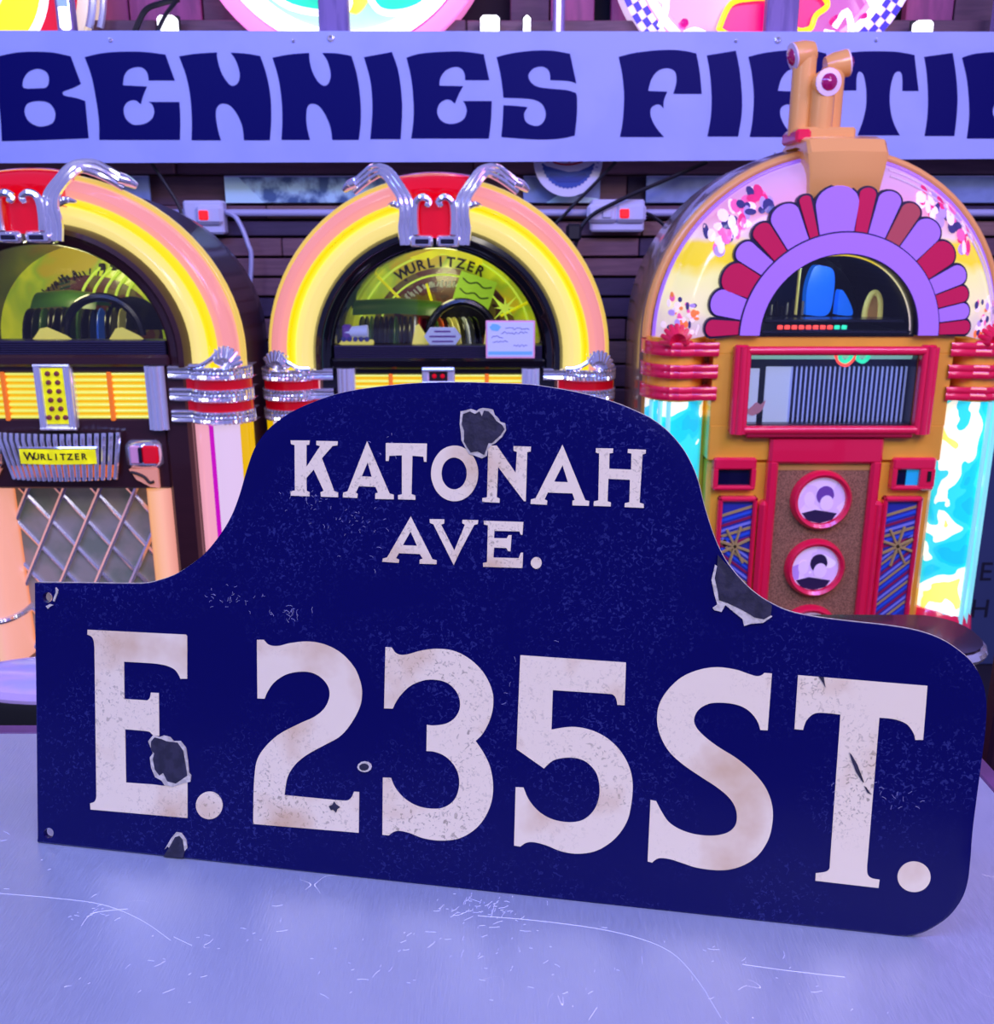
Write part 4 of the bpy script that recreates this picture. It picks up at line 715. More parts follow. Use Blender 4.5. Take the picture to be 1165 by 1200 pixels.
for k, c in enumerate(seqL):
    x = -.11+k*.0165; record(jl[0]+x, jl[1]+.16, Zl+.006, c, '%s record standing edge-on in the brown jukebox window' % names[c], 'records in the brown jukebox window', .9, .15+.03*(k % 4))
# rack drum covers over the records
def drum(t, zs, x0, x1, r, m, zc, y=.19):
    rows = [[(x, y-.6*rr*math.cos(a), zc+rr*math.sin(a)) for a in [.80+1.54*i/14 for i in range(15)]] for x, rr in ((x0, r*.95), ((x0+x1)/2, r), (x1, r*.92))]
    return MB().grid(rows).build('rack_cover', m, t, True)
drum(jM, Zm, -.225, -.0, .128, 'rec_green', Zm+.0); drum(jL, Zl, -.10, .05, .125, 'rec_green', Zl+.0)
for t, zs, x, z in ((jM, Zm, .055, .095), (jL, Zl, .09, .085)):
    MB().tube([(x+.085*math.cos(a), .074+.004*math.cos(a), zs+.03+z*math.sin(a)) for a in [PI*i/20 for i in range(21)]], .010, 8).build('turntable_arch', 'rec_black', t, True)
    MB().plate([half_disc(.075, zs+.03, z/.085, zs+.025, 20)], .262, .266).build('turntable_face', 'rec_black', t, False, (x, 0, 0))
# small cards and a name badge on the window shelf
def tent(x, y, z, w, h, m, label, grp=None):
    o = MB().plate([[(-w/2, 0), (w/2, 0), (w*.35, h*.35), (-w*.12, h), (-w*.3, h*.9)]], 0, .002).build('paper_card', m, None, False, (x, y, z)); o.rotation_euler = (-.2, 0, 0); return tag(o, label, 'card', grp)
for x, w in ((-.01, .09), (.155, .08), (-.19, .06)):
    tent(jl[0]+x, jl[1]+.035, Zl+.024, w, .028, 'card_yellow', 'small yellow paper card on the brown jukebox window shelf', 'paper cards in the brown jukebox window')
for x, w, h in ((-.045, .045, .05), (.125, .03, .05), (-.21, .08, .018)):
    tent(jm[0]+x, jm[1]+.05, Zm+.024, w, h, 'card_yellow', 'small yellow paper card on the black jukebox window shelf', 'paper cards in the black jukebox window')
t = thing('name_badge', 'silver arrow shaped badge standing on the black jukebox window shelf', 'badge', (jm[0]+.01, jm[1]+.02, Zm+.024))
MB().plate([[(-.045, .022), (-.03, .044), (.03, .044), (.046, .022), (.03, .0), (-.03, .0)]], 0, .004).build('badge', 'paper_blue', t)
for z, w in ((.034, .02), (.022, .032), (.010, .026)): MB().box(-w, w, -.001, .001, z-.002, z+.002).build('lettering', 'porthole_mauve', t)
t = thing('model_train', 'small lavender toy engine on a yellow base in the black jukebox window', 'toy', (jm[0]-.20, jm[1]+.025, Zm+.024))
MB().rbox(-.04, .04, -.01, .02, 0, .012, .003).build('base', 'card_yellow', t)
MB().tube([(-.03, 0, .032), (.028, 0, .034)], [.012, .016], 10).build('boiler', 'paper_blue', t, True); MB().rbox(-.034, -.012, -.012, .012, .012, .05, .004).build('cab', 'porthole_mauve', t)
for k in range(5): MB().lathe([(0, -.014), (.006, -.013), (.006, -.009)], 10, (-.03+k*.014, 0, .016), 'y').build('wheel', 'ink_blue', t)
# handwritten price card stuck on the black jukebox
t = thing('price_card', 'pink edged handwritten price card on the black jukebox window', 'card', (jm[0]+.175, jm[1]-.024, Zm+.043))
MB().rbox(-.059, .059, 0, .0025, -.045, .045, .001).build('border', 'pink_edge', t); MB().rbox(-.055, .055, -.001, .002, -.041, .041, .0008).build('sheet', 'paper_blue', t); MB().box(-.053, .053, -.0016, 0, -.036, -.028).build('strip', 'sky_strip', t)
MB().plate([[(-.045, .022), (-.03, .02), (-.022, .03), (-.03, .036), (-.042, .038), (-.05, .03)]], -.0018, 0).build('ornament', 'sky_strip', t)
rr = random.Random(5)
for (x0, x1, z) in ((-.012, .045, .026), (-.022, .042, .016), (-.045, -.018, .006), (-.042, -.006, -.004), (.008, .04, -.014)):
    n = max(6, int((x1-x0)/.0035)); MB().tube([(x0+(x1-x0)*i/n, -.0016, z+rr.uniform(-.003, .003)) for i in range(n+1)], .0007, 4).build('handwriting', 'ink_blue', t)
# ------------------------------------------------------------------ yellow jukebox with periscopes
zb = 1.147
t = thing('jukebox', 'yellow jukebox with red trim, petal arch, portholes and periscopes on top', 'jukebox', (.735, 2.15, 0))
sx0 = t.location
# shell, rim and lower body
rows = []
for r, y in ((.375, .10), (.408, .115), (.413, .16), (.408, .36), (.37, .46), (.28, .50)):
    rows.append([(r, y, .06)]+[(r*math.cos(PI*i/36), y, 1.132+r*math.sin(PI*i/36)) for i in range(37)]+[(-r, y, .06)])
m = MB(); m.grid(rows); m.add(rows[-1], [tuple(range(len(rows[-1])))]); m.build('dome_shell', 'dome_side', t, True)
arch_tube(.396, .010, .014, .105, 1.132, 1, .0).build('rim', 'sub_yellow_lit', t, True)
arch_tube(.381, .005, .006, .09, 1.136, 1, .0).build('inner_rim', 'petal_violet', t, True)
m = MB()
m.rbox(-.258, .258, .012, .12, .25, .868, .01)
m.rbox(-.262, -.185, .0045, .12, .946, 1.106, .001); m.rbox(.185, .262, .0045, .12, .946, 1.106, .001); m.rbox(-.262, .262, .004, .12, 1.104, zb, .003); m.rbox(-.262, .262, .004, .12, .866, .948, .003)
m.build('front_panel', 'sub_yellow', t)
m = MB(); m.rbox(-.40, -.25, .06, .15, .2, zb-.012, .01); m.rbox(.25, .40, .06, .15, .2, zb-.012, .01); m.build('shoulder', 'sub_yellow', t)
m = MB(); m.rbox(-.43, .43, -.04, .45, .0, .26, .03); m.build('plinth', 'sub_red_dark', t)
# glowing dome art (abstract colours, no figures)
prof = [(.165, .020), (.21, .006), (.27, .0), (.32, .014), (.352, .038), (.372, .068), (.384, .10)]
rows = [[(r*math.cos(PI*i/48), y, zb-.012*(r > .3)+r*math.sin(PI*i/48)) for i in range(49)] for r, y in prof]
MB().grid(rows).build('dome_art', 'dome_art', t, True)
def dome_patch(r0, r1, a0, a1, mt, nm, wob=.012):
    rows = []
    def yy(r):
        for (ra, ya), (rb_, yb) in zip(prof, prof[1:]):
            if ra <= r <= rb_: return ya+(yb-ya)*(r-ra)/(rb_-ra)-.0015
        return prof[-1][1]
    for j in range(7):
        row = []
        for i in range(17):
            q = j/6; a = a0+(a1-a0)*i/16; r = r0+(r1-r0)*q+(wob*math.sin(i*1.7+j) if j in (0, 6) else 0); r = min(r, .383); row.append((r*math.cos(a), yy(r), zb-.012*(r > .3)+r*math.sin(a)))
        rows.append(row)
    MB().grid(rows).build(nm, mt, t, True)
def dome_y(r):
    for (ra, ya), (rb_, yb) in zip(prof, prof[1:]):
        if ra <= r <= rb_: return ya+(yb-ya)*(r-ra)/(rb_-ra)
    return prof[-1][1]
def dome_blob(r, a, w, h, mt, off):
    cx, cz = r*math.cos(a), r*math.sin(a); ring_ = []
    for i in range(10):
        b = 2*PI*i/10; x, z = cx+w*math.cos(b), cz+h*math.sin(b); rr = min(.38, max(.17, math.hypot(x, z))); k = rr/math.hypot(x, z)
        ring_.append((x*k, dome_y(rr)+off, zb-.012*(rr > .3)+z*k))
    MB().add(ring_+[(cx, dome_y(r)+off-.0004, zb-.012*(r > .3)+cz)], [(i, (i+1) % 10, 10) for i in range(10)]).build('art_blob', mt, t)
for sd in (0, 1):
    f = (lambda d: math.radians(d)) if sd == 0 else (lambda d: math.radians(180-d))
    rb = random.Random(21+sd)
    for n_, (ra, rbb, aa, ab, sz, pal) in enumerate(((.318, .366, 35, 62, .013, ('blob_pink', 'blob_navy', 'blob_white', 'blob_magenta', 'blob_lilac', 'blob_pink', 'blob_white')), (.300, .368, 2, 15, .007, ('blob_white', 'blob_orange', 'blob_lilac', 'blob_white', 'blob_navy', 'blob_pink')))):
        for k in range(52 if n_ == 0 else 40): dome_blob(rb.uniform(ra, rbb), f(rb.uniform(aa, ab)), sz*rb.uniform(.4, 1.0), sz*rb.uniform(.5, 1.3), rb.choice(pal), -.0012-.00012*k)
for r in (.352, .366):
    MB().tube([(r*math.cos(a), (.038 if r < .36 else .058)-.004, zb-.012+r*math.sin(a)) for a in [.05+1.25*i/24 for i in range(25)]], .0022, 6).build('dome_seam', 'white_ring', t, True)
# petals round the window
BA = [180, 171.7, 159.0, 144.5, 134.2, 125.0, 111.6, 106.0, 86.3, 78.7, 68.2, 58.9, 45.7, 32.8, 23.1, 15.1, 7.0, 0]
TIP = [(177.5, .2876), (164.7, .2883), (153.0, .2870), (141.4, .2927), (130.1, .2966), (118.8, .3042), (108.9, .3033), (95.4, .3086), (83.7, .3052), (73.8, .3076), (63.4, .3018), (52.1, .2966), (39.8, .2897), (27.3, .2904), (18.6, .2839), (10.9, .2813), (3.7, .2829)]
def petal(a0, a1, at, rt, grow=0):
    ri = .2135-grow; out = []
    w0, w1 = (a0-at), (a1-at)
    # base on ring, sides flare, semicircular tip
    A = lambda a, r: (r*math.cos(math.radians(a)), zb+r*math.sin(math.radians(a)))
    g = math.degrees(grow/.25)
    for i in range(5): out.append(A(a0+(a1-a0)*i/4, ri))
    half = (a0-a1)/2+g; mid = (a0+a1)/2; rb_ = rt-math.radians(half)*rt*.75+grow
    hh = half*1.0
    for i in range(15):
        b = -PI/2+PI*i/14
        q = (i/14)
        c = mid+(at-mid)*.6; out.append(A(c+hh*math.sin(b)*-1 if False else c-hh*math.cos(PI*(1-q))*1.0*(-1) if False else c-hh*math.cos(PI*q), min(rb_, rt)+(rt+grow-min(rb_, rt))*math.sin(PI*q)))
    return out
for k in range(17):
    a0, a1 = BA[k], BA[k+1]; at, rt = TIP[k]
    mt = ('petal_red' if k % 2 == 0 else 'petal_violet'); mt = 'petal_rust' if k == 10 else mt
    MB().plate([petal(a0, a1, at, rt, .003)], -.010+.0004*(k % 2), .004).build('petal_outline', 'outline_navy', t)
    MB().plate([petal(a0-.45, a1+.45, at, rt-.001)], -.013, -.009).build('petal', mt, t)
hr = lambda r0, r1: [(r1*math.cos(PI*i/48), zb+r1*math.sin(PI*i/48)) for i in range(49)]+[(r0*math.cos(PI*i/48), zb+r0*math.sin(PI*i/48)) for i in range(48, -1, -1)]
MB().plate([hr(.168, .2160)], -.0145, .004).build('ring_outline', 'outline_navy', t); MB().plate([hr(.1705, .2128)], -.018, -.013).build('petal_ring', 'petal_violet', t)
MB().plate([[(.17*math.cos(PI*i/40), zb+.17*math.sin(PI*i/40)) for i in range(41)]], -.004, -.002).build('window_glass', 'pane', t)
# inside the window
rows = [[(.168*math.cos(PI*i/30), y, zb+.168*math.sin(PI*i/30)) for i in range(31)] for y in (.0, .34)]
m = MB(); m.grid(rows); m.add(rows[1], [tuple(range(31))]); m.box(-.168, .168, .0, .34, zb-.004, zb); m.build('window_cavity', 'inner_dark', t)
m = MB(); m.rbox(-.15, .16, .03, .10, zb+.022, zb+.030, .003); m.build('mechanism_tray', 'dim_steel', t)
m = MB(); m.rbox(-.16, .165, .01, .03, zb+.001, zb+.008, .002); m.build('front_ledge', 'dim_steel', t)
for k in range(10): MB().rbox(-.125+.0155*k, -.113+.0155*k, .012, .016, zb+.010, zb+.019, .0015).build('display_digit', 'neon_red' if k < 8 else 'neon_teal', t)
def hood(pts, y, mt): MB().plate([[(v.x, zb+v.z) for v in bez([(x, 0, z) for x, z in pts+[pts[0]]], 6)][:-1]], y, y+.03).build('blue_hood', mt, t)
hood([(-.02, .03), (-.022, .09), (-.010, .135), (.008, .140), (.035, .128), (.04, .08), (.03, .03)], .16, 'hood_blue'); hood([(.052, .03), (.055, .085), (.075, .065), (.088, .03)], .16, 'hood_blue')
for k in range(10): MB().tube([(-.14+k*.012, .15, zb+.03), (-.14+k*.012, .15, zb+.05+.02*((k*7) % 5)/5)], .003, 6).build('arm_rod', 'dim_steel' if k % 3 else 'chrome', t)
MB().tube([(-.062, .10, zb+.035), (-.060, .10, zb+.155)], .003, 6).build('support_rod', 'rec_cream', t)
MB().plate([[(.098, zb+.024), (.100, zb+.052), (.107, zb+.074), (.116, zb+.076), (.123, zb+.060), (.126, zb+.024)]], .098, .102).build('cream_panel', 'tan', t)
for x in (.112,):
    MB().tube(bez([(x-.018, .10, zb+.022), (x-.017, .10, zb+.05), (x-.008, .10, zb+.078), (x+.004, .10, zb+.082), (x+.013, .10, zb+.066), (x+.016, .10, zb+.04), (x+.016, .10, zb+.022)], 5), .0065, 8).build('cream_hoop', 'rec_cream', t, True)
d = bpy.data.lights.new('window_lamp', 'POINT'); d.energy = .5; d.color = (.5, .7, 1); d.shadow_soft_size = .02
lo = bpy.data.objects.new('window_lamp', d); COL.objects.link(lo); lo.parent = t; lo.location = (0, .06, zb+.14)
# saddle and periscopes
rows = []
for i, (y, z) in enumerate(((-.004, zb+.285), (-.012, zb+.335), (-.012, zb+.372), (.01, zb+.398), (.06, zb+.408), (.14, zb+.408), (.22, zb+.38))):
    h = .071+.012*min(1, i/2); c = -.012
    rows.append([(c-h, y+.02, z-.02), (c-h, y+.004, z-.004), (c-h+.006, y, z), (c, y-.004, z+.002), (c+h-.006, y, z), (c+h, y+.004, z-.004), (c+h, y+.02, z-.02)])
m = MB(); m.grid(rows); m.f.append(tuple(range(7)))
m.box(-.012-.07, -.012+.07, .0, .2, zb+.33, zb+.385)
m.build('saddle', 'sub_yellow_lit', t, True)
MB().rbox(-.105, .02, .05, .15, 1.545, 1.573, .005).build('periscope_base', 'sub_yellow_lit', t); MB().rbox(-.108, -.075, .045, .155, 1.543, 1.569, .005).build('base_side', 'sub_red', t)
def scope(x, y, z1, d, head, lens_r=.020):
    r = .0245; dv = Vector(d).normalized(); top = Vector((x, y, z1))
    m = MB(); m.tube([(x, y, 1.56), (x, y, z1-.004)], r, 16)
    e = top+dv*head
    m.tube([top-dv*.018, top, top+dv*head*.6, e], [r*.85, r*1.08, r*1.12, r*1.15], 16)
    m.build('periscope', 'sub_yellow_lit', t, True)
    q = dv.to_track_quat('Z', 'Y').to_euler()
    o = MB().lathe([(lens_r*.75, .0), (r*1.12, .0), (r*1.12, .006), (lens_r*.75, .008)], 24).build('lens_ring', 'white_ring', t, True, tuple(e-dv*.003)); o.rotation_euler = q
    o = MB().lathe([(0, .014), (lens_r*.5, .012), (lens_r*.85, .006), (lens_r*.9, 0)], 20).build('lens', 'lens_ruby', t, True, tuple(e)); o.rotation_euler = q
scope(-.086, .10, 1.722, (-1, -.12, -.25), .026); scope(-.016, .125, 1.702, (1, -.05, .2), .028); scope(-.050, .075, 1.660, (.12, -1, .0), .022)
# title window
for x in (-.203, .203):
    m = MB()
    for k in (-1, 0, 1): m.tube([(x+k*.010, -.022+abs(k)*.006, .932), (x+k*.010, -.022+abs(k)*.006, 1.122)], .0085, 10)
    m.rbox(x-.017, x+.017, -.018, .02, .928, 1.126, .006); m.build('frame_post', 'sub_red', t, True)
MB().tube([(-.19, -.015, 1.114), (.19, -.015, 1.114)], .010, 10).build('frame_rail', 'sub_red', t, True); MB().tube([(-.19, -.015, .940), (.19, -.015, .940)], .010, 10).build('frame_rail', 'sub_red', t, True); MB().rbox(-.185, .185, -.02, .02, .922, .935, .004).build('frame_sill', 'sub_red_dark', t)
m = MB(); m.box(.184, .187, .005, .085, .945, 1.106); m.box(-.187, -.184, .005, .085, .945, 1.106); m.box(-.187, .187, .075, .085, .945, 1.106); m.box(-.187, .187, .0, .085, .9475, .9495); m.build('title_case', 'title_dark', t)
MB().rbox(-.187, .187, .03, .075, 1.090, 1.106, .004).build('case_lamp', 'title_top', t)
def leaf(x0, x1, z1, y, mt, nm): return MB().rbox(x0, x1, y, y+.003, .949, z1, .0008).build(nm, mt, t)
leaf(-.184, -.152, 1.070, .03, 'title_page', 'title_page'); leaf(-.138, -.082, 1.074, .03, 'title_page', 'title_page')
for k in range(25):
    x = -.083+k*.0106
    MB().add([(x+.0105*q, .028+.012*q, z) for z in (.949, .995, 1.005, 1.045, 1.053, 1.073) for q in (0, .62)], [(2*i, 2*i+1, 2*i+3, 2*i+2) for i in range(5)]).add([(x+.0105*.62, .0355, z) for z in (.949, 1.073)]+[(x+.0105*.62+.001, .050, z) for z in (.949, 1.073)], [(0, 1, 3, 2)]).build('title_strip', 'title_strip', t)
MB().plate([[(v.x, v.z) for v in bez([(-.178, 0, .975), (-.165, 0, .985), (-.155, 0, .995), (-.145, 0, .99), (-.135, 0, 1.0), (-.14, 0, .98), (-.15, 0, .97), (-.165, 0, .965), (-.178, 0, .975)], 4)][:-1]], .026, .028).build('torn_label', 'pink_edge', t)
MB().tube(bez([(.005, .012, 1.106), (.015, .010, 1.086), (.032, .008, 1.080), (.048, .01, 1.095), (.055, .012, 1.106)]), .0035, 8).build('neon_squiggle', 'neon_red', t, True)
for x in (.028, .066): MB().tube(bez([(x-.010, .010, 1.104), (x-.012, .008, 1.094), (x, .006, 1.088), (x+.012, .008, 1.098), (x+.008, .01, 1.106)]), .0045, 8).build('neon_squiggle', 'neon_teal', t, True)
MB().box(-.187, .187, -.003, -.001, .947, 1.106).build('title_glass', 'pane', t)
# red speaker panel
m = MB(); m.rbox(-.127, .127, -.012, .02, .862, .924, .006); m.rbox(-.127, -.104, -.012, .02, .25, .87, .006); m.rbox(.104, .127, -.012, .02, .25, .87, .006); m.build('speaker_frame', 'sub_red', t)
for sd in (-1, 1): MB().rbox(sd*.130-.010, sd*.130+.010, -.014, .02, .25, .775, .008).build('frame_rib', 'sub_red', t)
MB().box(-.106, .106, .003, .02, .25, .845).build('speaker_cloth', 'grille_brown', t); MB().box(-.106, .106, .002, .02, .845, .864).build('cloth_header', 'tan', t)
for k, z in enumerate((.776, .614, .452)):
    MB().lathe([(.052, .006), (.055, -.012), (.062, -.017), (.068, -.010), (.070, .004)], 40, (0, 0, z), 'y').build('porthole_ring', 'sub_red', t, True)
    MB().plate([circ(0, z, .055, 36)], -.004, .004).build('porthole_print', 'porthole_art', t)
    # plain abstract shapes stand in for the printed portraits
    MB().plate([[(v.x, z+v.z) for v in bez([(.008+.02*math.cos(a), 0, .012+.022*math.sin(a)) for a in [2*PI*i/8 for i in range(9)]], 4)][:-1]], -.0052, -.0035).build('porthole_shape', 'porthole_dark' if k else 'porthole_mauve', t)
    MB().plate([circ(.012, z-.006, .015, 20, .018)], -.006, -.004).build('porthole_shape', 'porthole_skin', t)
    MB().plate([circ(-.027, z+.002, .012, 16, .017)], -.0055, -.0035).build('porthole_shape', 'porthole_skin', t)
    MB().plate([[(-.042, z-.030), (-.012, z-.022), (.012, z-.026), (.038, z-.030), (.028, z-.046), (0, z-.054), (-.028, z-.047)]], -.005, -.0035).build('porthole_shape', 'porthole_dark', t)
# coin boxes and striped side panels
for sd in (-1, 1):
    x0, x1 = sorted((sd*.153, sd*.249))
    m = MB(); m.rbox(x0, x1, -.010, .02, .848, .875, .004); m.rbox(x0, x1, -.010, .02, .800, .811, .004); m.rbox(x0, x0+.011, -.0095, .02, .809, .850, .001); m.rbox(x1-(.011 if sd < 0 else .034), x1, -.0095, .02, .809, .850, .001); m.build('coin_box', 'sub_red', t)
    MB().box(x0+.005, x1-.005, .002, .014, .805, .855).build('coin_glass', 'navy_glass', t)
    if sd > 0:
        MB().box(x0+.035, x0+.062, .0, .004, .811, .848).build('coin_card', 'teal_card', t); MB().box(x1-.018, x1-.010, -.012, -.008, .822, .845).build('coin_slot', 'black', t)
    x0, x1 = sorted((sd*.143, sd*.232))
    m = MB(); m.rbox(x0, x1, -.006, .02, .772, .784, .004); m.rbox(x0, x0+.010, -.006, .02, .25, .784, .004); m.rbox(x1-.010, x1, -.006, .02, .25, .784, .004); m.build('art_frame', 'sub_red', t)
    a_ = MB().box(-.042, .042, 0, .006, -.27, .27).build('striped_panel', 'stripes', t, False, ((x0+x1)/2, .005, .508))
    cx = (x0+x1)/2; m = MB()
    for a in (.35, 1.25, 2.2, 2.9):
        m.tube([(cx-.032*math.cos(a)*1.1, .002, .665-.05*math.sin(a)), (cx+.032*math.cos(a)*1.1, .002, .665+.05*math.sin(a))], .0035, 5)
    m.build('star_print', 'star_gold', t)
    for k in range(22):
        z = .752-.0125*k; up_ = .022 if z > .665 else -.05 if sd < 0 else .06
        lim = lambda q: min(.770, q)
        MB().plate([[(x0+.011, lim(z-up_/2)), (x0+.011, lim(z-up_/2)-.0065), (x1-.011, lim(z+up_/2)-.0065), (x1-.011, lim(z+up_/2))]], .0035, .0052).build('stripe', ('star_gold', 'stripe_blue', 'stripe_wine', 'stripe_light')[k % 4], t)
# side columns and red bands
for sd in (-1, 1):
    rows = []
    for z in (.30, 1.00):
        rows.append([(sd*(.332+.068*math.cos(a)), .085-.085*math.sin(a), z) for a in [PI*i/12 for i in range(13)]])
    MB().grid(rows).build('light_column', 'column_art', t, True)
    for xx in (.355, .372, .388):
        MB().tube([(sd*xx, .085-.09*math.sqrt(max(0, 1-((xx-.332)/.068)**2)), z) for z in (.30, 1.0)], .0055, 8).build('column_tube', 'tube_clear', t, True)
    MB().lathe([(0, .30), (.085, .30), (.09, .32), (.09, .42), (.083, .49), (.07, .512), (0, .515)], 28, (sd*.325, .075, -.01)).build('column_foot', 'sub_red', t, True)
    rows = [[(sd*(.332+.066*math.cos(a)), .085-.082*math.sin(a), z) for a in [PI*i/12 for i in range(13)]] for z in (1.0, zb-.01)]
    MB().grid(rows).build('column_neck', 'sub_yellow', t, True)
    for k in range(3):
        z1 = 1.130-k*.0485; z0 = z1-.029; m = MB(); rows = []
        pth = [(.252, -.002), (.30, -.005)]+[(.332+.078*math.cos(a), .085-.092*math.sin(a)) for a in [1.86*(1-i/14)+.05 for i in range(15)]]
        for i, (x, y) in enumerate(pth):
            fl = .0035*(i % 2) if 3 < i < 12 else 0
            rows.append([(sd*x, .10, z0)]+[(sd*x, y-fl-.003*abs(math.sin(q/6*PI*2)), z0+(z1-z0)*q/6) for q in range(7)]+[(sd*x, .10, z1)])
        MB().grid(rows).build('red_band', 'sub_red', t, True)
    m = MB()
    for k in range(9):
        a = PI*k/8; m.tube([(sd*.345, .01, zb-.018), (sd*.345+.018*math.cos(a), -.012, zb-.016+.020*math.sin(a)), (sd*.345+.033*math.cos(a), .01, zb-.018+.038*math.sin(a))], [.005, .0075, .005], 8)
    m.build('band_boss', 'sub_red', t, True)
# ------------------------------------------------------------------ table, street sign, bar furniture
tb = thing('counter_table', 'counter table with brushed aluminium top and dark wood edge', 'table', (-.30, .50, 0))
X0, X1, Y0, Y1 = -.75, .715, -.32, .306
MB().rbox(X0+.018, X1-.017, Y0+.018, Y1-.017, .90, .93, .0015).build('metal_top', 'aluminium', tb)
for a in ((X0, X1, Y1-.017, Y1), (X0, X1, Y0, Y0+.018), (X0, X0+.018, Y0+.018, Y1-.017), (X1-.017, X1, Y0+.018, Y1-.017)):
    MB().rbox(a[0], a[1], a[2], a[3], .885, .9295, .002).build('edge_strip', 'table_wood', tb)
m = MB(); m.rbox(X0+.03, X1-.03, Y0+.03, Y1-.03, .80, .90, .004); m.build('apron', 'table_wood', tb)
for x in (X0+.06, X1-.06):
    for y in (Y0+.06, Y1-.06): MB().rbox(x-.03, x+.03, y-.03, y+.03, 0, .81, .005).build('leg', 'table_wood', tb)
# fine scratches in the metal top
sc_ = MB(); rs = random.Random(4)
for pl in ([(-.3362, .5677), (-.2997, .5633), (-.2626, .5563), (-.2317, .5412), (-.2061, .522)], [(-.205, .5251), (-.1913, .5173)], [(-.0126, .5453), (.0318, .5395), (.075, .5298), (.1052, .5143), (.1191, .4902), (.1275, .4583)], [(.1499, .5009), (.1745, .4959), (.2088, .4902)], [(-.244, .552), (-.2649, .5478), (-.2682, .5354)], [(.0521, .457), (.0579, .4666)]):
    sc_.tube(bez([(x+.30, y-.50, .93) for x, y in pl], 6), .00022, 4)
for cx, cy, n, s in ((-.2683, .5495, 16, .010), (-.0184, .5546, 34, .012), (.0042, .5478, 30, .012), (-.055, .5196, 16, .016), (.0093, .5158, 14, .018), (-.0779, .4881, 10, .02), (.0397, .4902, 12, .018), (-.15, .53, 14, .03), (.12, .51, 14, .03), (-.20, .49, 12, .03), (.2, .47, 10, .03), (-.36, .6, 10, .03)):
    for _ in range(n):
        x, y, a = cx+rs.gauss(0, s), cy+rs.gauss(0, s*.6), rs.uniform(-.5, 1.6); l_ = rs.choice((.0015, .002, .004, .007)); b_ = rs.uniform(-.5, .5)
        sc_.tube([(x+.30, y-.50, .93), (x+.30+l_*.5*math.cos(a), y-.50+l_*.5*math.sin(a), .93), (x+.30+l_*.5*(math.cos(a)+math.cos(a+b_)), y-.50+l_*.5*(math.sin(a)+math.sin(a+b_)), .93)], .00016, 4)
o = sc_.build('scratches', 'scratch_white', tb); o['kind'] = 'stuff'
# street sign
sg = thing('street_sign', 'dark blue enamel humpback street sign reading KATONAH AVE. and E. 235 ST.', 'sign', (-.33646, .62463, .9305), (math.radians(-10.2), 0, math.radians(-9.497)))
out = P(SIGN_OUT, 4); nO = len(out)
# inset ring for the rolled edge (none along the cut left and bottom edges)
def inset(o, d):
    area2 = sum(o[i-1][0]*o[i][1]-o[i][0]*o[i-1][1] for i in range(len(o))); sgn = 1 if area2 > 0 else -1; r = []
    for i, (x, z) in enumerate(o):
        ax, az = o[i-1]; bx, bz = o[(i+1) % len(o)]; tx, tz = bx-ax, bz-az; l_ = math.hypot(tx, tz) or 1
        r.append((x-sgn*tz/l_*d(x, z), z+sgn*tx/l_*d(x, z)))
    return r
# widths ease to nothing at the left edge and along the bottom
dep = lambda x, z: min(1, max(0, (x-.004)/.03))*min(1, max(0, (z-.012)/.05))
mid = inset(out, lambda x, z: .0008+.0062*dep(x, z)); inn = inset(out, lambda x, z: .0014+.0100*dep(x, z))
rings = [[(x, .0040, z) for x, z in out], [(x, .0004+.0012*dep(x, z), z) for x, z in out], [(x, .0004*dep(x, z), z) for x, z in mid], [(x, 0, z) for x, z in inn]]
m = MB(); m.grid(rings, False, True)
holes = [P(h, 2) for h in SIGN_HOLES]
pts = [Vector((x, z, 0)) for x, z in inn]+[Vector((x, z, 0)) for h in holes for x, z in h]
tr = tessellate_polygon([[Vector((x, z, 0)) for x, z in inn]]+[[Vector((x, z, 0)) for x, z in h] for h in holes])
m.add([(p.x, 0, p.y) for p in pts], tr)
ptb = [Vector((x, z, 0)) for x, z in out]+pts[nO:]
trb = tessellate_polygon([[Vector((x, z, 0)) for x, z in out]]+[[Vector((x, z, 0)) for x, z in h] for h in holes])
m.add([(p.x, .004, p.y) for p in ptb], trb)
for h in holes: m.grid([[(x, 0, z) for x, z in h], [(x, .004, z) for x, z in h]], False, True)
o = m.build('enamel_plate', 'enamel_blue', sg)
bm = bmesh.new(); bm.from_mesh(o.data); bmesh.ops.remove_doubles(bm, verts=bm.verts, dist=.00002); bmesh.ops.recalc_face_normals(bm, faces=bm.faces); bm.to_mesh(o.data); bm.free()
o.data.shade_smooth(); o.data.set_sharp_from_angle(angle=math.radians(50))
MB().tube([(x, .0038, z) for x, z in out], .0004, 5, True).build('worn_edge', 'enamel_edge', sg)
for outs in BIG+SMALL:
    MB().plate([P(q, 5) for q in outs], -.0005, .0005).build('letter', 'enamel_cream', sg)
for w, d in CHIPS:
    if w: MB().plate([P(w, 1)], -.0009, .0003).build('chip_rim', 'enamel_edge', sg)
    if d: MB().plate([P(d, 1)], -.0011, .0003).build('chip', 'iron', sg)
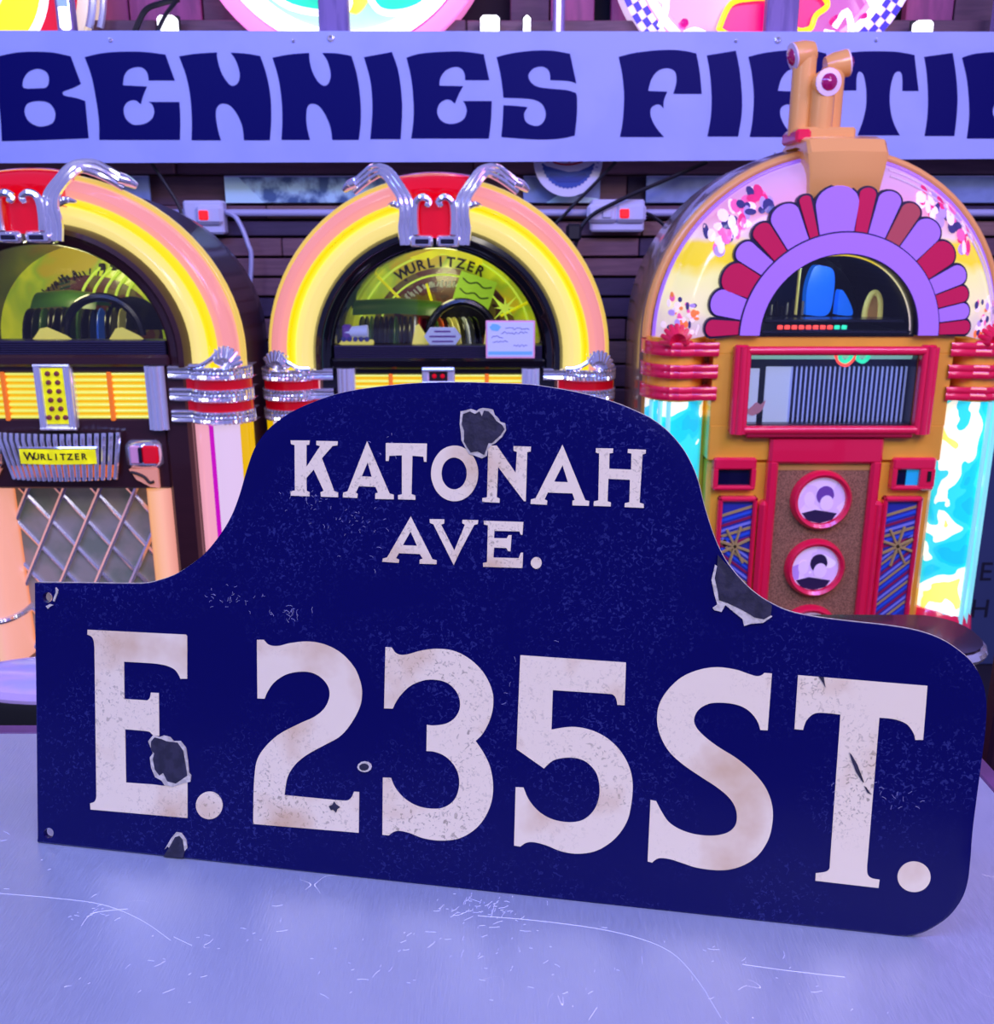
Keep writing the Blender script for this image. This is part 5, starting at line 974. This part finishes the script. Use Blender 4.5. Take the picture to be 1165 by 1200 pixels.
# scuffs on the blue enamel: thin raised scratch marks
sr = random.Random(11)
def scuff(u, v, n, spread, ln):
    m = MB()
    for _ in range(n):
        x, z, a = u+sr.gauss(0, spread), v+sr.gauss(0, spread*.5), sr.uniform(0, PI)
        p = []
        for k in range(4):
            p.append((x, -.0001, z)); a += sr.uniform(-.7, .7); x += math.cos(a)*ln/3*sr.uniform(.6, 1.4); z += math.sin(a)*ln/3*sr.uniform(.6, 1.4)
        m.tube(p, .00013, 4)
    o = m.build('scuff_marks', 'scuff', sg); o['kind'] = 'stuff'
scuff(.150, .190, 26, .009, .0025); scuff(.195, .181, 16, .006, .004); scuff(.205, .262, 26, .008, .0018); scuff(.235, .245, 26, .012, .0018); scuff(.24, .225, 6, .02, .003); scuff(.26, .30, 8, .012, .002); scuff(.58, .09, 26, .012, .003); scuff(.345, .15, 6, .03, .003)
# round bar stool with silver seat, left behind the table
st = thing('bar_stool', 'oblong bar stool with silver lavender vinyl seat and black rim behind the table', 'stool', (-.555, 1.175, 0))
MB().lathe([(0, .812), (.09, .811), (.118, .806), (.125, .798), (.125, .79)], 40).build('seat', 'seat_silver', st, True).scale = (1.2, .52, 1)
MB().lathe([(.124, .796), (.136, .799), (.141, .79), (.141, .748), (.13, .74), (0, .74)], 40).build('seat_rim', 'rubber', st, True).scale = (1.2, .56, 1)
MB().lathe([(.0, .74), (.028, .74), (.028, .03), (.19, .02), (.20, .0), (0, 0)], 32).build('pedestal', 'chrome_soft', st, True)
MB().tube([(.14*math.cos(a), .14*math.sin(a), .28) for a in [2*PI*i/32 for i in range(32)]], .011, 8, True).build('foot_ring', 'chrome_soft', st, True)
for k in range(3): MB().tube([(0, 0, .28), (.14*math.cos(k*2.1), .14*math.sin(k*2.1), .28)], .008, 6).build('ring_spoke', 'chrome_soft', st)
# dark pedestal table in front of the yellow jukebox
dt = thing('pedestal_table', 'dark glossy pedestal table with rounded corners before the yellow jukebox', 'table', (.53, 1.32, 0))
def rrect(x0, x1, y0, y1, r, n=6):
    o = []
    for cx, cy, a in ((x1-r, y1-r, 0), (x0+r, y1-r, PI/2), (x0+r, y0+r, PI), (x1-r, y0+r, 1.5*PI)):
        o += [(cx+r*math.cos(a+PI/2*i/n), cy+r*math.sin(a+PI/2*i/n)) for i in range(n+1)]
    return o
q = rrect(-.18, .165, -.07, .075, .062)
m = MB(); m.plate([q], 0, .02); m.v = [(x, z, .78+y) for x, y, z in m.v]; m.build('top', 'top_dark', dt)
MB().tube([(x*1.0, y, .788) for x, y in q], .008, 8, True).build('top_edge', 'chrome', dt, True)
MB().lathe([(0, .782), (.07, .782), (.03, .76), (.028, .04), (.13, .02), (.14, 0), (0, 0)], 28).build('pedestal', 'chrome_soft', dt, True)
# dark chair back at the right edge
ch = thing('bar_chair', 'dark wooden bar chair beside the pedestal table', 'chair', (.90, 1.27, 0))
for x in (-.18, .17): MB().rbox(x-.016, x+.016, -.016, .016, 0, .815, .005).build('back_post', 'chair_dark', ch)
for z in (.76, .68): MB().rbox(-.18, .17, -.008, .008, z-.025, z+.025, .004).build('back_rail', 'chair_dark', ch)
for k in range(4): MB().rbox(-.125+k*.08, -.105+k*.08, -.006, .006, .48, .67, .003).build('back_slat', 'chair_dark', ch)
MB().rbox(-.195, .185, -.38, .02, .45, .485, .008).build('seat', 'chair_dark', ch)
for x in (-.18, .17): MB().rbox(x-.016, x+.016, -.37, -.338, 0, .455, .005).build('front_leg', 'chair_dark', ch)
for x in (-.18, .17): MB().rbox(x-.01, x+.01, -.35, 0, .2, .23, .004).build('stretcher', 'chair_dark', ch)

# pieces that belong to a part rather than to the whole thing
SUB = {'button': 'selector_plate', 'lettering': 'nameplate', 'coin_insert': 'coin_unit', 'coin_slot': 'coin_unit', 'crown_foot_inset': 'crown_foot', 'lime_arc': 'backboard', 'lime_spoke': 'backboard', 'star': 'backboard', 'printed_arch': 'backboard', 'key_cap': 'backboard', 'yellow_cloud': 'backboard', 'tooth_edge': 'backboard',
       'porthole_shape': 'porthole_ring', 'porthole_print': 'porthole_ring', 'lens': 'periscope', 'lens_ring': 'periscope', 'column_tube': 'light_column', 'display_digit': 'front_ledge', 'petal_outline': 'petal', 'art_blob': 'dome_art', 'dome_seam': 'dome_art', 'title_strip': 'title_case', 'title_page': 'title_case', 'stripe': 'striped_panel', 'star_print': 'striped_panel', 'coin_card': 'coin_glass', 'pillar_ring': 'side_pillar', 'light_flute': 'panel_back', 'divider': 'panel_back', 'rib': 'plate_back'}
def kind(o): return o.name.split('.')[0]
for root in [o for o in bpy.data.objects if o.type == 'EMPTY' and kind(o) == 'jukebox']:
    kids = list(root.children)
    for c in kids:
        want = SUB.get(kind(c))
        if not want: continue
        cand = [k for k in kids if kind(k) == want]
        if not cand: continue
        def mid_(o):
            b = [Vector(q) for q in o.bound_box]; return o.location+sum(b, Vector())/8
        p = min(cand, key=lambda k: (mid_(k)-mid_(c)).length)
        c.parent = p; c.location = c.location-p.location
